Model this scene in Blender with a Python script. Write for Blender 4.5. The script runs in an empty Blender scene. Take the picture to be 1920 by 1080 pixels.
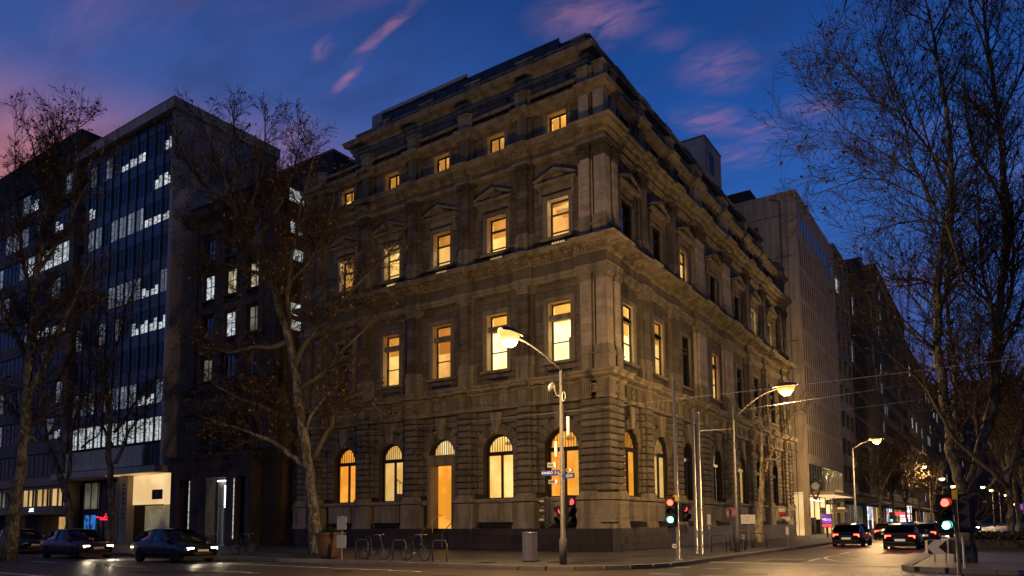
import bpy, bmesh, math, random
from mathutils import Vector, Matrix
from math import sin, cos, pi, radians, sqrt, atan2
S = bpy.context.scene
COL = S.collection
# ---------------------------------------------------------------- camera
cd = bpy.data.cameras.new("camera"); cam = bpy.data.objects.new("camera", cd); COL.objects.link(cam)
cr = Vector((0.82916282, 0.55896606, -0.00677893)); cu = Vector((0.05606655, -0.07109056, 0.9958929)); cf = Vector((-0.55618842, 0.82613744, 0.09028495))
mw = Matrix((cr, cu, -cf)).transposed().to_4x4(); mw.translation = Vector((16.1846, -32.8826, 1.6))
cam.matrix_world = mw
cd.sensor_width = 36; cd.lens = 1355 * 36 / 1920; cd.shift_y = (858 - 540) / 1920
cd.clip_start = 0.1; cd.clip_end = 6000
S.camera = cam
# ---------------------------------------------------------------- view and sampling
S.view_settings.view_transform = 'Standard'; S.view_settings.look = 'None'
S.view_settings.exposure = 0; S.view_settings.gamma = 1; S.view_settings.use_curve_mapping = False
S.render.engine = 'CYCLES'
S.cycles.use_denoising = True
try: S.cycles.denoiser = 'OPENIMAGEDENOISE'
except Exception: pass
S.cycles.max_bounces = 6; S.cycles.diffuse_bounces = 3; S.cycles.glossy_bounces = 3; S.cycles.transparent_max_bounces = 12
S.cycles.sample_clamp_indirect = 3
# ---------------------------------------------------------------- world: dusk sky
W = bpy.data.worlds.new("World"); S.world = W; W.use_nodes = True
nt = W.node_tree; N = nt.nodes; L = nt.links
for n in list(N): N.remove(n)
def nd(t, **k):
    n = N.new(t)
    for a, b in k.items(): setattr(n, a, b)
    return n
def mth(op, a, b=None, c=None, clamp=False):
    n = N.new('ShaderNodeMath'); n.operation = op; n.use_clamp = clamp
    for i, v in enumerate((a, b, c)):
        if v is None: continue
        if isinstance(v, (int, float)): n.inputs[i].default_value = v
        else: L.new(v, n.inputs[i])
    return n.outputs[0]
def sstep(x, lo, hi):
    n = N.new('ShaderNodeMapRange'); n.interpolation_type = 'SMOOTHSTEP'
    L.new(x, n.inputs[0]); n.inputs[1].default_value = lo; n.inputs[2].default_value = hi
    return n.outputs[0]
def mixc(f, a, b):
    n = N.new('ShaderNodeMix'); n.data_type = 'RGBA'
    if isinstance(f, (int, float)): n.inputs[0].default_value = f
    else: L.new(f, n.inputs[0])
    for i, v in ((6, a), (7, b)):
        if isinstance(v, tuple): n.inputs[i].default_value = (*v, 1)
        else: L.new(v, n.inputs[i])
    return n.outputs[2]
SUN_AZ = radians(168); SUN_EL = radians(24)     # compass-like azimuth from +Y towards +X of the added glow lamp
tc = nd('ShaderNodeTexCoord'); nrm = nd('ShaderNodeVectorMath', operation='NORMALIZE'); L.new(tc.outputs['Generated'], nrm.inputs[0])
sep = nd('ShaderNodeSeparateXYZ'); L.new(nrm.outputs[0], sep.inputs[0])
el = sep.outputs[2]
ramp = nd('ShaderNodeValToRGB'); L.new(el, ramp.inputs[0]); cr_ = ramp.color_ramp
cr_.elements[0].position = 0.0; cr_.elements[0].color = (.12, .065, .10, 1)
cr_.elements[1].position = 1.0; cr_.elements[1].color = (.004, .022, .10, 1)
for p, c in ((.11, (.11, .090, .22)), (.22, (.040, .105, .36)), (.38, (.027, .112, .42)), (.48, (.015, .082, .345)), (.62, (.007, .046, .21))):
    e = cr_.elements.new(p); e.color = (*c, 1)
# afterglow towards the left of the street
gx, gy = -0.935, 0.355
hl = mth('SQRT', mth('ADD', mth('MULTIPLY', sep.outputs[0], sep.outputs[0]), mth('MULTIPLY', sep.outputs[1], sep.outputs[1])))
az = mth('DIVIDE', mth('ADD', mth('MULTIPLY', sep.outputs[0], gx), mth('MULTIPLY', sep.outputs[1], gy)), hl)
g1 = mth('MULTIPLY', sstep(az, .70, 1.0), mth('SUBTRACT', 1.0, sstep(el, .44, .68)))
g2 = mth('MULTIPLY', sstep(az, .86, 1.0), mth('SUBTRACT', 1.0, sstep(el, .35, .51)))
base = mixc(mth('MULTIPLY', g1, .50), ramp.outputs[0], (.095, .12, .32))
base = mixc(mth('MULTIPLY', g2, .95), base, (.60, .205, .19))
# high thin clouds: project the direction onto a plane overhead
zz = mth('MAXIMUM', el, .06)
cx = mth('DIVIDE', sep.outputs[0], zz); cy = mth('DIVIDE', sep.outputs[1], zz)
cmb = nd('ShaderNodeCombineXYZ'); L.new(cx, cmb.inputs[0]); L.new(cy, cmb.inputs[1])
mp = nd('ShaderNodeMapping'); mp.inputs['Rotation'].default_value = (0, 0, radians(-62)); mp.inputs['Scale'].default_value = (1.0, 2.5, 1); mp.inputs['Location'].default_value = (2.3, 0.9, 0)
L.new(cmb.outputs[0], mp.inputs[0])
nz = nd('ShaderNodeTexNoise'); nz.inputs['Scale'].default_value = .9; nz.inputs['Detail'].default_value = 7; nz.inputs['Roughness'].default_value = .58; nz.inputs['Distortion'].default_value = .5
L.new(mp.outputs[0], nz.inputs['Vector'])
nz2 = nd('ShaderNodeTexNoise'); nz2.inputs['Scale'].default_value = .55; nz2.inputs['Detail'].default_value = 2
L.new(mp.outputs[0], nz2.inputs['Vector'])
cl = mth('MULTIPLY', sstep(nz.outputs[0], .49, .78), sstep(nz2.outputs[0], .40, .62))
cl = mth('MULTIPLY', mth('MULTIPLY', cl, sstep(el, .10, .30)), .55)
mp3 = nd('ShaderNodeMapping'); mp3.inputs['Rotation'].default_value = (0, 0, radians(-70)); mp3.inputs['Scale'].default_value = (9, 17, 1); L.new(cmb.outputs[0], mp3.inputs[0])
nz3 = nd('ShaderNodeTexNoise'); nz3.inputs['Scale'].default_value = 1.3; nz3.inputs['Detail'].default_value = 9; nz3.inputs['Distortion'].default_value = .8; L.new(mp3.outputs[0], nz3.inputs['Vector'])
wis = sstep(nz3.outputs[0], .22, .82)
for x, y, a, b, rot, st in ((-.61, 1.22, .15, .11, 30, .85), (-.52, 1.36, .10, .06, 40, .25), (-.97, 1.005, .17, .017, 168, 1.1), (-1.13, .975, .06, .022, 160, .8), (-1.175, 1.08, .09, .016, 165, 1.1), (-1.06, 1.03, .08, .02, 160, .5), (-.46, 1.52, .13, .11, 70, .75), (-.545, 1.71, .13, .08, 60, .9), (-.46, 1.83, .11, .09, 60, .85), (-.53, 1.93, .12, .08, 60, .7), (-.325, 1.80, .10, .07, 60, .95), (-1.45, 1.16, .12, .04, 165, .6), (.2, 2.6, .5, .3, 70, .6), (-.2, 3.4, .5, .3, 60, .6), (.9, 1.2, .5, .25, 20, .5), (.3, -.9, .6, .3, 40, .5), (-1.0, -.6, .5, .25, 100, .5)):
    q_ = nd('ShaderNodeMapping', vector_type='TEXTURE'); q_.inputs['Location'].default_value = (x, y, 0); q_.inputs['Rotation'].default_value = (0, 0, radians(rot)); q_.inputs['Scale'].default_value = (a, b, 1); L.new(cmb.outputs[0], q_.inputs[0])
    ln = nd('ShaderNodeVectorMath', operation='LENGTH'); L.new(q_.outputs[0], ln.inputs[0])
    m_ = mth('MULTIPLY', mth('MULTIPLY', mth('SUBTRACT', 1.0, sstep(ln.outputs['Value'], .0, 1.15)), wis), st)
    cl = mth('MAXIMUM', cl, m_)
cl = mth('MINIMUM', mth('MULTIPLY', cl, .85), 1.0)
dk = nd('ShaderNodeTexNoise'); dk.inputs['Scale'].default_value = 3.2; dk.inputs['Detail'].default_value = 7; L.new(mp.outputs[0], dk.inputs['Vector'])
base = mixc(mth('MULTIPLY', sstep(dk.outputs[0], .42, .70), .30), base, (.022, .036, .115))
cloudc = mixc(sstep(az, .3, .95), (.20, .14, .33), (.48, .20, .30))
base = mixc(mth('MULTIPLY', cl, .85), base, cloudc)
base = mixc(mth('SUBTRACT', 1.0, sstep(az, -.7, .30)), base, mixc(.62, base, (.004, .006, .012)))      # the sky away from the afterglow is darker
below = sstep(el, -.03, .01)
base = mixc(below, (.03, .025, .03), base)
bg = nd('ShaderNodeBackground'); L.new(base, bg.inputs[0]); bg.inputs[1].default_value = 1.0
sky = nd('ShaderNodeTexSky', sky_type='NISHITA', sun_disc=False, sun_elevation=radians(-5), sun_rotation=SUN_AZ)
bg2 = nd('ShaderNodeBackground'); L.new(sky.outputs[0], bg2.inputs[0]); bg2.inputs[1].default_value = .05
ads = nd('ShaderNodeAddShader'); L.new(bg.outputs[0], ads.inputs[0]); L.new(bg2.outputs[0], ads.inputs[1])
wo = nd('ShaderNodeOutputWorld'); L.new(ads.outputs[0], wo.inputs[0])
# added for soft city glow: one very weak, very soft directional lamp
sd = bpy.data.lights.new("city_glow", 'SUN'); sd.energy = .09; sd.angle = radians(22); sd.color = (1, .80, .56)
so = bpy.data.objects.new("city_glow", sd); COL.objects.link(so)
sdir = Vector((sin(SUN_AZ) * cos(SUN_EL), cos(SUN_AZ) * cos(SUN_EL), sin(SUN_EL)))
so.rotation_euler = sdir.to_track_quat('Z', 'Y').to_euler()
# ---------------------------------------------------------------- materials
MATS = {}
def mat(name, col, rough=.8, var=.2, scale=2.0, island=0.0, metal=0.0, bump=0.0, stretch=(1, 1, 1), spec=.3, soot=0.0, bscale=None, col2=None, fine=0.0):
    m = bpy.data.materials.new(name); m.use_nodes = True; t = m.node_tree; n = t.nodes; l = t.links
    b = n['Principled BSDF']; b.inputs['Roughness'].default_value = rough; b.inputs['Metallic'].default_value = metal
    b.inputs['Specular IOR Level'].default_value = spec
    c = n.new('ShaderNodeTexCoord'); mp = n.new('ShaderNodeMapping'); mp.inputs['Scale'].default_value = stretch; l.new(c.outputs['Object'], mp.inputs[0])
    z = n.new('ShaderNodeTexNoise'); z.inputs['Scale'].default_value = scale; z.inputs['Detail'].default_value = 6; z.inputs['Roughness'].default_value = .6; l.new(mp.outputs[0], z.inputs['Vector'])
    mr = n.new('ShaderNodeMapRange'); l.new(z.outputs[0], mr.inputs[0]); mr.inputs[1].default_value = .3; mr.inputs[2].default_value = .7; mr.inputs[3].default_value = 0; mr.inputs[4].default_value = 1
    mx = n.new('ShaderNodeMix'); mx.data_type = 'RGBA'; l.new(mr.outputs[0], mx.inputs[0])
    c2 = col2 if col2 else tuple(min(1, x * (1 + var)) for x in col)
    mx.inputs[6].default_value = (*[x * (1 - var) for x in col], 1); mx.inputs[7].default_value = (*c2, 1)
    out = mx.outputs[2]
    def mul(o, fac):
        k = n.new('ShaderNodeMix'); k.data_type = 'RGBA'; k.blend_type = 'MULTIPLY'; k.inputs[0].default_value = 1; l.new(o, k.inputs[6]); l.new(fac, k.inputs[7]); return k.outputs[2]
    if island:
        g = n.new('ShaderNodeNewGeometry'); oi = n.new('ShaderNodeObjectInfo')
        ad = n.new('ShaderNodeMath'); ad.operation = 'ADD'; l.new(g.outputs['Random Per Island'], ad.inputs[0]); l.new(oi.outputs['Random'], ad.inputs[1])
        fr = n.new('ShaderNodeMath'); fr.operation = 'FRACT'; l.new(ad.outputs[0], fr.inputs[0])
        r = n.new('ShaderNodeMapRange'); l.new(fr.outputs[0], r.inputs[0]); r.inputs[3].default_value = 1 - island; r.inputs[4].default_value = 1 + island
        out = mul(out, r.outputs[0])
    if soot:
        mp2 = n.new('ShaderNodeMapping'); mp2.inputs['Scale'].default_value = (1.6, 1.6, .22); l.new(c.outputs['Object'], mp2.inputs[0])
        z2 = n.new('ShaderNodeTexNoise'); z2.inputs['Scale'].default_value = 1.3; z2.inputs['Detail'].default_value = 5; l.new(mp2.outputs[0], z2.inputs['Vector'])
        r2 = n.new('ShaderNodeMapRange'); r2.interpolation_type = 'SMOOTHSTEP'; l.new(z2.outputs[0], r2.inputs[0]); r2.inputs[1].default_value = .42; r2.inputs[2].default_value = .66; r2.inputs[3].default_value = 1; r2.inputs[4].default_value = 1 - soot
        out = mul(out, r2.outputs[0])
    if fine:
        z3 = n.new('ShaderNodeTexNoise'); z3.inputs['Scale'].default_value = 9; z3.inputs['Detail'].default_value = 3; mp3 = n.new('ShaderNodeMapping'); mp3.inputs['Scale'].default_value = (.35, .35, 1.6); l.new(c.outputs['Object'], mp3.inputs[0]); l.new(mp3.outputs[0], z3.inputs['Vector'])
        r3 = n.new('ShaderNodeMapRange'); l.new(z3.outputs[0], r3.inputs[0]); r3.inputs[1].default_value = .3; r3.inputs[2].default_value = .7; r3.inputs[3].default_value = 1 - fine; r3.inputs[4].default_value = 1 + fine * .6
        out = mul(out, r3.outputs[0])
    l.new(out, b.inputs['Base Color'])
    if bump:
        bp = n.new('ShaderNodeBump'); bp.inputs['Strength'].default_value = bump; bp.inputs['Distance'].default_value = .05
        zb = n.new('ShaderNodeTexNoise'); zb.inputs['Scale'].default_value = bscale or scale * 4; zb.inputs['Detail'].default_value = 4; l.new(c.outputs['Object'], zb.inputs['Vector'])
        l.new(zb.outputs[0], bp.inputs['Height']); l.new(bp.outputs[0], b.inputs['Normal'])
    MATS[name] = m; return m
def emat(name, col, strength, noise=0.0, scale=1.5, stretch=(1, 1, 1), dark=(0, 0, 0), vary=0):
    m = bpy.data.materials.new(name); m.use_nodes = True; t = m.node_tree; n = t.nodes; l = t.links
    b = n['Principled BSDF']; b.inputs['Base Color'].default_value = (*[x * .5 for x in col], 1); b.inputs['Roughness'].default_value = .6
    b.inputs['Emission Color'].default_value = (*col, 1); b.inputs['Emission Strength'].default_value = strength
    if noise:
        c = n.new('ShaderNodeTexCoord'); mp = n.new('ShaderNodeMapping'); mp.inputs['Scale'].default_value = stretch; l.new(c.outputs['Object'], mp.inputs[0])
        z = n.new('ShaderNodeTexNoise'); z.inputs['Scale'].default_value = scale; z.inputs['Detail'].default_value = 3; l.new(mp.outputs[0], z.inputs['Vector'])
        r = n.new('ShaderNodeMapRange'); l.new(z.outputs[0], r.inputs[0]); r.inputs[1].default_value = .5 - .2 * noise; r.inputs[2].default_value = .5 + .25 * noise
        mx = n.new('ShaderNodeMix'); mx.data_type = 'RGBA'; l.new(r.outputs[0], mx.inputs[0]); mx.inputs[6].default_value = (*dark, 1); mx.inputs[7].default_value = (*col, 1)
        l.new(mx.outputs[2], b.inputs['Emission Color'])
    if vary:
        oi = n.new('ShaderNodeObjectInfo'); rr = n.new('ShaderNodeMapRange'); l.new(oi.outputs['Random'], rr.inputs[0]); rr.inputs[3].default_value = strength * (1 - vary); rr.inputs[4].default_value = strength * (1 + vary); l.new(rr.outputs[0], b.inputs['Emission Strength'])
    MATS[name] = m; return m
def glassmat(name, col=(.02, .03, .05), rough=.04, spec=1.0):
    m = bpy.data.materials.new(name); m.use_nodes = True; b = m.node_tree.nodes['Principled BSDF']
    b.inputs['Base Color'].default_value = (*col, 1); b.inputs['Roughness'].default_value = rough; b.inputs['Specular IOR Level'].default_value = spec
    b.inputs['IOR'].default_value = 1.55
    MATS[name] = m; return m
def clearmat(name):
    m = bpy.data.materials.new(name); m.use_nodes = True; t = m.node_tree; n = t.nodes; l = t.links
    for x in list(n): n.remove(x)
    tr = n.new('ShaderNodeBsdfTransparent'); tr.inputs[0].default_value = (.95, .95, .95, 1); gl = n.new('ShaderNodeBsdfGlossy'); gl.inputs['Roughness'].default_value = .03
    fr = n.new('ShaderNodeFresnel'); fr.inputs[0].default_value = 1.45; mx = n.new('ShaderNodeMixShader'); o = n.new('ShaderNodeOutputMaterial')
    ge = n.new('ShaderNodeNewGeometry'); mm = n.new('ShaderNodeMath'); mm.operation = 'MULTIPLY_ADD'; mm.inputs[1].default_value = -1; mm.inputs[2].default_value = 1; l.new(ge.outputs['Backfacing'], mm.inputs[0]); m2 = n.new('ShaderNodeMath'); m2.operation = 'MULTIPLY'; l.new(fr.outputs[0], m2.inputs[0]); l.new(mm.outputs[0], m2.inputs[1])
    l.new(m2.outputs[0], mx.inputs[0]); l.new(tr.outputs[0], mx.inputs[1]); l.new(gl.outputs[0], mx.inputs[2]); l.new(mx.outputs[0], o.inputs[0])
    MATS[name] = m; return m
def transmat(name, col):
    m = bpy.data.materials.new(name); m.use_nodes = True; t = m.node_tree; n = t.nodes; l = t.links
    for x in list(n): n.remove(x)
    tr = n.new('ShaderNodeBsdfTranslucent'); tr.inputs[0].default_value = (*col, 1); df = n.new('ShaderNodeBsdfDiffuse'); df.inputs[0].default_value = (*col, 1)
    mx = n.new('ShaderNodeMixShader'); mx.inputs[0].default_value = .25; o = n.new('ShaderNodeOutputMaterial'); l.new(tr.outputs[0], mx.inputs[1]); l.new(df.outputs[0], mx.inputs[2]); l.new(mx.outputs[0], o.inputs[0])
    MATS[name] = m; return m
def barkmat(name, a, b_, c_):
    m = bpy.data.materials.new(name); m.use_nodes = True; t = m.node_tree; n = t.nodes; l = t.links; b = n['Principled BSDF']; b.inputs['Roughness'].default_value = .85
    c = n.new('ShaderNodeTexCoord'); mp = n.new('ShaderNodeMapping'); mp.inputs['Scale'].default_value = (1, 1, .45); l.new(c.outputs['Object'], mp.inputs[0])
    z = n.new('ShaderNodeTexNoise'); z.inputs['Scale'].default_value = 5; z.inputs['Detail'].default_value = 3; z.inputs['Distortion'].default_value = 1.2; l.new(mp.outputs[0], z.inputs['Vector'])
    r = n.new('ShaderNodeValToRGB'); l.new(z.outputs[0], r.inputs[0]); e = r.color_ramp; e.interpolation = 'LINEAR'
    e.elements[0].position = .40; e.elements[0].color = (*a, 1); e.elements[1].position = .60; e.elements[1].color = (*c_, 1); k = e.elements.new(.5); k.color = (*b_, 1)
    l.new(r.outputs[0], b.inputs['Base Color'])
    bp = n.new('ShaderNodeBump'); bp.inputs['Strength'].default_value = .6; bp.inputs['Distance'].default_value = .04; l.new(z.outputs[0], bp.inputs['Height']); l.new(bp.outputs[0], b.inputs['Normal'])
    MATS[name] = m; return m
mat('sandstone', (.185, .158, .112), .9, .10, 1.6, island=.20, bump=.25, bscale=18, soot=.32, fine=.14)
mat('sandstone_trim', (.30, .258, .182), .9, .10, 2.0, bump=.2, bscale=14, soot=.42, fine=.14)  # lighter than the wall stone: light caught by mouldings put into the colour
mat('sandstone_pale', (.46, .385, .275), .9, .12, 1.6, island=.16, bump=.25, bscale=18, soot=.25, fine=.2); mat('sandstone_dark', (.165, .135, .095), .9, .2, 1.6, island=.35, bump=.3, bscale=18, soot=.4, fine=.28)
mat('soot_stone', (.10, .082, .058), .9, .3, 2.5, bump=.3, bscale=14)
mat('backing_stone', (.045, .036, .026), .95, .2, 1.5)
mat('granite', (.045, .036, .030), .5, .35, 30, bump=.08, spec=.3, island=.25, soot=.3)
mat('iron', (.012, .012, .012), .5, .1, 4, spec=.4)
mat('dark_timber', (.03, .022, .016), .45, .2, 4)
transmat('blind_fabric', (.92, .74, .42))
mat('roof_metal', (.05, .055, .065), .45, .15, 1.2, metal=.4)
mat('pale_metal', (.30, .31, .32), .5, .1, .8)
mat('room_plaster', (.55, .46, .32), .9, .05, 1)
emat('room_wall', (1, .75, .30), .95, .6, .8, dark=(.75, .47, .14), vary=0.35)  # lit room surfaces glow themselves: lamplight on them is put into emission
emat('room_side', (1, .70, .25), .78, .6, .8, dark=(.72, .44, .12), vary=0.35)
emat('room_ceiling', (1, .82, .42), 1.25, .35, 1.1, dark=(.8, .47, .14), vary=0.35)
emat('room_amber', (1, .50, .07), .80, .3, .8, dark=(.8, .33, .03))
emat('room_lamp', (1, .86, .55), 55)
emat('office_glow', (.93, .98, 1.0), .9, .8, 2.6, (.9, .9, 3.2), dark=(.05, .065, .08), vary=0.4)
emat('office_glow_even', (.93, .97, .92), .75, .7, 2.0, (1, 1, 3), dark=(.20, .25, .27))
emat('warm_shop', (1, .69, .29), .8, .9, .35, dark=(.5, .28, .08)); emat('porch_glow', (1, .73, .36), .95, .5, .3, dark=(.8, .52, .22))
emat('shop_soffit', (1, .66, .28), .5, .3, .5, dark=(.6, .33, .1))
emat('dim_office', (.75, .72, .45), .20, .9, .5, dark=(.02, .02, .015))
emat('stone_bld_lit', (1, .83, .45), .8, .9, 2.2, dark=(.12, .1, .08))
emat('blue_screen', (.05, .3, 1), .7, .6, 2, dark=(.01, .04, .1))
emat('red_neon', (1, .02, .04), 3.0)
emat('white_tube', (.9, .97, 1), 5)
clearmat('clear_glass')
glassmat('dark_glass', (.006, .008, .012), .04, 1.0)
glassmat('blue_glass', (.011, .013, .018), .16, .22)
mat('spandrel', (.055, .052, .07), .35, .25, 1.0, spec=.5, island=.15)
mat('mullion', (.10, .10, .11), .4, .1, 3, metal=.6)
mat('concrete', (.42, .36, .29), .9, .14, .5, bump=.1, soot=.25)
mat('concrete_light', (.50, .44, .37), .9, .1, .5, bump=.08, soot=.2)
mat('concrete_warm', (.30, .25, .19), .9, .12, .5, bump=.1, soot=.2)
mat('brown_stone', (.10, .072, .058), .9, .25, 1.5, island=.22, bump=.25, soot=.4)
mat('brown_trim', (.085, .062, .052), .9, .25, 2, bump=.2, soot=.4)
mat('grey_stone', (.17, .155, .14), .9, .2, 1.2, bump=.1, island=.1)
mat('far_wall', (.10, .085, .075), .9, .2, .6)
mat('far_wall_dark', (.04, .037, .042), .8, .2, .6); mat('asphalt_patch', (.030, .027, .025), .7, .2, 2, bump=.2, bscale=60)
mat('asphalt', (.056, .046, .038), .46, .38, .7, bump=.22, bscale=60, spec=.5)
mat('bluestone', (.075, .073, .075), .5, .25, 1.0, bump=.12, island=.2, spec=.4)
mat('kerb_stone', (.15, .14, .13), .7, .2, 2, bump=.1, island=.15)
mat('road_paint', (.62, .60, .55), .6, .25, 6, bump=.1)
mat('galv_steel', (.36, .35, .34), .42, .12, 6, metal=.75)
mat('painted_pole', (.085, .082, .078), .5, .12, 4, spec=.4)
mat('stainless', (.42, .41, .40), .28, .1, 5, metal=.9)
mat('black_paint', (.012, .012, .013), .45, .1, 5, spec=.45)
mat('sign_white', (.62, .62, .60), .55, .06, 6)
mat('sign_grey', (.25, .25, .25), .5, .1, 6, metal=.3)
mat('sign_blue', (.012, .03, .20), .5, .1, 6)
mat('sign_red', (.5, .02, .02), .5, .1, 6)
mat('sign_black', (.015, .015, .015), .6, .05, 6)
mat('sign_yellow', (.62, .42, .03), .5, .1, 6)
mat('lettering', (.02, .02, .02), .6, .05, 6)
mat('tyre', (.012, .012, .012), .85, .1, 8)
mat('rubber_dark', (.02, .02, .022), .6, .1, 8)
mat('car_black', (.010, .010, .012), .22, .05, 1, spec=.7)
mat('car_grey', (.07, .072, .078), .25, .05, 1, metal=.5, spec=.6)
mat('car_maroon', (.06, .012, .012), .25, .05, 1, spec=.6)
mat('car_silver', (.22, .22, .23), .28, .05, 1, metal=.6)
glassmat('car_glass', (.006, .007, .008), .05, .8)
emat('head_lamp', (1, .92, .78), 40); emat('head_lamp_low', (1, .9, .75), 7)
emat('tail_lamp', (1, .03, .012), 26); emat('plate_lamp', (.8, .75, .6), .35)
emat('signal_red', (1, .05, .03), 9); emat('signal_red_dim', (1, .10, .10), 1.6); emat('signal_green', (.16, 1, .80), 9); emat('signal_blue', (.03, .45, 1), 9)
mat('lens_off', (.03, .015, .012), .3, .1, 5)
emat('sodium_lamp', (1, .52, .12), 1.45); emat('sodium_core', (1, .74, .34), 60); emat('sodium_far', (1, .60, .22), 22); emat('shop_white', (.95, .97, 1), 2.2, .4, 2, dark=(.3, .35, .5)); emat('shop_red', (1, .05, .06), 2.0)
mat('planter_clay', (.12, .07, .042), .8, .2, 3)
mat('hedge', (.018, .028, .012), .8, .4, 3)
mat('leaf_brown', (.20, .095, .025), .7, .45, 3, island=.5)
barkmat('plane_bark', (.045, .04, .03), (.10, .09, .065), (.21, .19, .14))
mat('twig_bark', (.05, .038, .026), .9, .3, 3)
mat('limb_bark', (.10, .085, .06), .9, .35, 4, bump=.2)  # darker than trunk bark: shade of the unlit upper limbs put into the colour
# ---------------------------------------------------------------- mesh builder
FA = lambda s, d, z: (-s, -d, z)          # left street front: s runs left from the corner, d outwards
FB = lambda s, d, z: (d, s, z)            # right street front: s runs away from the corner, d outwards
FI = lambda x, y, z: (x, y, z)
class M:
    def __init__(self, tf=FI, flip=None):
        self.v = []; self.f = []; self.mi = []; self.tf = tf; self.flip = (tf is FB) if flip is None else flip
    def add(self, vs, fs, mi=0):
        o = len(self.v); self.v += [self.tf(*p) for p in vs]
        for f in fs:
            f = [o + i for i in f]
            if self.flip: f.reverse()
            self.f.append(f); self.mi.append(mi)
    def box(self, a0, a1, b0, b1, c0, c1, mi=0):
        if a0 > a1: a0, a1 = a1, a0
        if b0 > b1: b0, b1 = b1, b0
        if c0 > c1: c0, c1 = c1, c0
        self.add([(a0, b0, c0), (a1, b0, c0), (a1, b1, c0), (a0, b1, c0), (a0, b0, c1), (a1, b0, c1), (a1, b1, c1), (a0, b1, c1)],
                 [(0, 3, 2, 1), (4, 5, 6, 7), (0, 1, 5, 4), (1, 2, 6, 5), (2, 3, 7, 6), (3, 0, 4, 7)], mi)
    def stone(self, s0, s1, d0, d1, z0, z1, ch=.03):
        c = min(ch, (s1 - s0) * .3, (z1 - z0) * .3); m = d1 - c
        r = lambda a, b, d, e, f: [(a, d, e), (b, d, e), (b, d, f), (a, d, f)]
        vs = r(s0, s1, d0, z0, z1) + r(s0, s1, m, z0, z1) + r(s0 + c, s1 - c, d1, z0 + c, z1 - c)
        fs = []
        for k in (0, 4):
            for i in range(4):
                j = (i + 1) % 4; fs.append((k + i, k + 4 + i, k + 4 + j, k + j))
        fs.append((8, 11, 10, 9)); self.add(vs, fs)
    def prism(self, poly, d0, d1, mi=0):            # poly in (s, z), counter-clockwise seen along -d
        n = len(poly); vs = [(s, d0, z) for s, z in poly] + [(s, d1, z) for s, z in poly]
        fs = [tuple(range(n)), tuple(reversed(range(n, 2 * n)))] + [(i, n + i, n + (i + 1) % n, (i + 1) % n) for i in range(n)]
        self.add(vs, fs, mi)
    def slab(self, poly, z0, z1, mi=0):             # poly in (x, y)
        n = len(poly); vs = [(x, y, z0) for x, y in poly] + [(x, y, z1) for x, y in poly]
        self.add(vs, [tuple(reversed(range(n))), tuple(range(n, 2 * n))] + [(i, (i + 1) % n, n + (i + 1) % n, n + i) for i in range(n)], mi)
    def lathe(self, cx, cy, prof, n=12, mi=0):
        vs = []; fs = []
        for r, z in prof:
            for i in range(n):
                a = 2 * pi * i / n; vs.append((cx + r * cos(a), cy + r * sin(a), z))
        for k in range(len(prof) - 1):
            for i in range(n):
                j = (i + 1) % n; fs.append((k * n + i, k * n + j, (k + 1) * n + j, (k + 1) * n + i))
        fs.append(tuple(reversed(range(n)))); fs.append(tuple(range((len(prof) - 1) * n, len(prof) * n)))
        self.add(vs, fs, mi)
    def tube(self, pts, rad, n=6, mi=0, cap=True):
        pts = [Vector(p) for p in pts]; k = len(pts)
        if isinstance(rad, (int, float)): rad = [rad] * k
        vs = []; fs = []; t = (pts[1] - pts[0]).normalized()
        u = t.orthogonal().normalized()
        for i in range(k):
            t = (pts[min(i + 1, k - 1)] - pts[max(i - 1, 0)]).normalized()
            u = (u - t * u.dot(t)); u = u.normalized() if u.length > 1e-6 else t.orthogonal().normalized()
            w = t.cross(u)
            for j in range(n):
                a = 2 * pi * j / n; vs.append(tuple(pts[i] + (u * cos(a) + w * sin(a)) * rad[i]))
        for i in range(k - 1):
            for j in range(n):
                q = (j + 1) % n; fs.append((i * n + j, i * n + q, (i + 1) * n + q, (i + 1) * n + j))
        if cap: fs.append(tuple(reversed(range(n)))); fs.append(tuple(range((k - 1) * n, k * n)))
        self.add(vs, fs, mi)
    def sweep(self, prof, base, s0, s1, m0=False, m1=False, L1=0, back=-.6):
        # mouldings: prof [(d, z)] bottom to top, closed to the plane d = back; mitred round the corner where m0 / m1
        pr = [(base + d, z) for d, z in prof]; pr = [(back, pr[0][1])] + pr + [(back, pr[-1][1])]
        n = len(pr); vs = []
        for d, z in pr: vs.append((-d if m0 else s0, d, z))
        for d, z in pr: vs.append((L1 + d if m1 else s1, d, z))
        fs = [(i, i + 1, n + i + 1, n + i) for i in range(n - 1)] + [tuple(reversed(range(n))), tuple(range(n, 2 * n))]
        fs = [tuple(reversed(f)) for f in fs]
        self.add(vs, fs)
def ob(name, m, mats, parent=None, smooth=False, **kw):
    me = bpy.data.meshes.new(name)
    me.from_pydata(m.v, [], m.f)
    mats = mats if isinstance(mats, (list, tuple)) else [mats]
    for x in mats: me.materials.append(MATS[x])
    if len(mats) > 1: me.polygons.foreach_set('material_index', m.mi)
    if smooth: me.polygons.foreach_set('use_smooth', [True] * len(m.f))
    me.update()
    o = bpy.data.objects.new(name, me); COL.objects.link(o)
    if parent: o.parent = parent
    for k, v in kw.items(): o[k] = v
    return o
def thing(name, label, cat, loc=(0, 0, 0), rz=0, group=None):
    o = bpy.data.objects.new(name, None); COL.objects.link(o); o.location = loc; o.rotation_euler = (0, 0, rz); o.empty_display_size = .2
    o['label'] = label; o['category'] = cat
    if group: o['group'] = group
    return o
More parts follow.
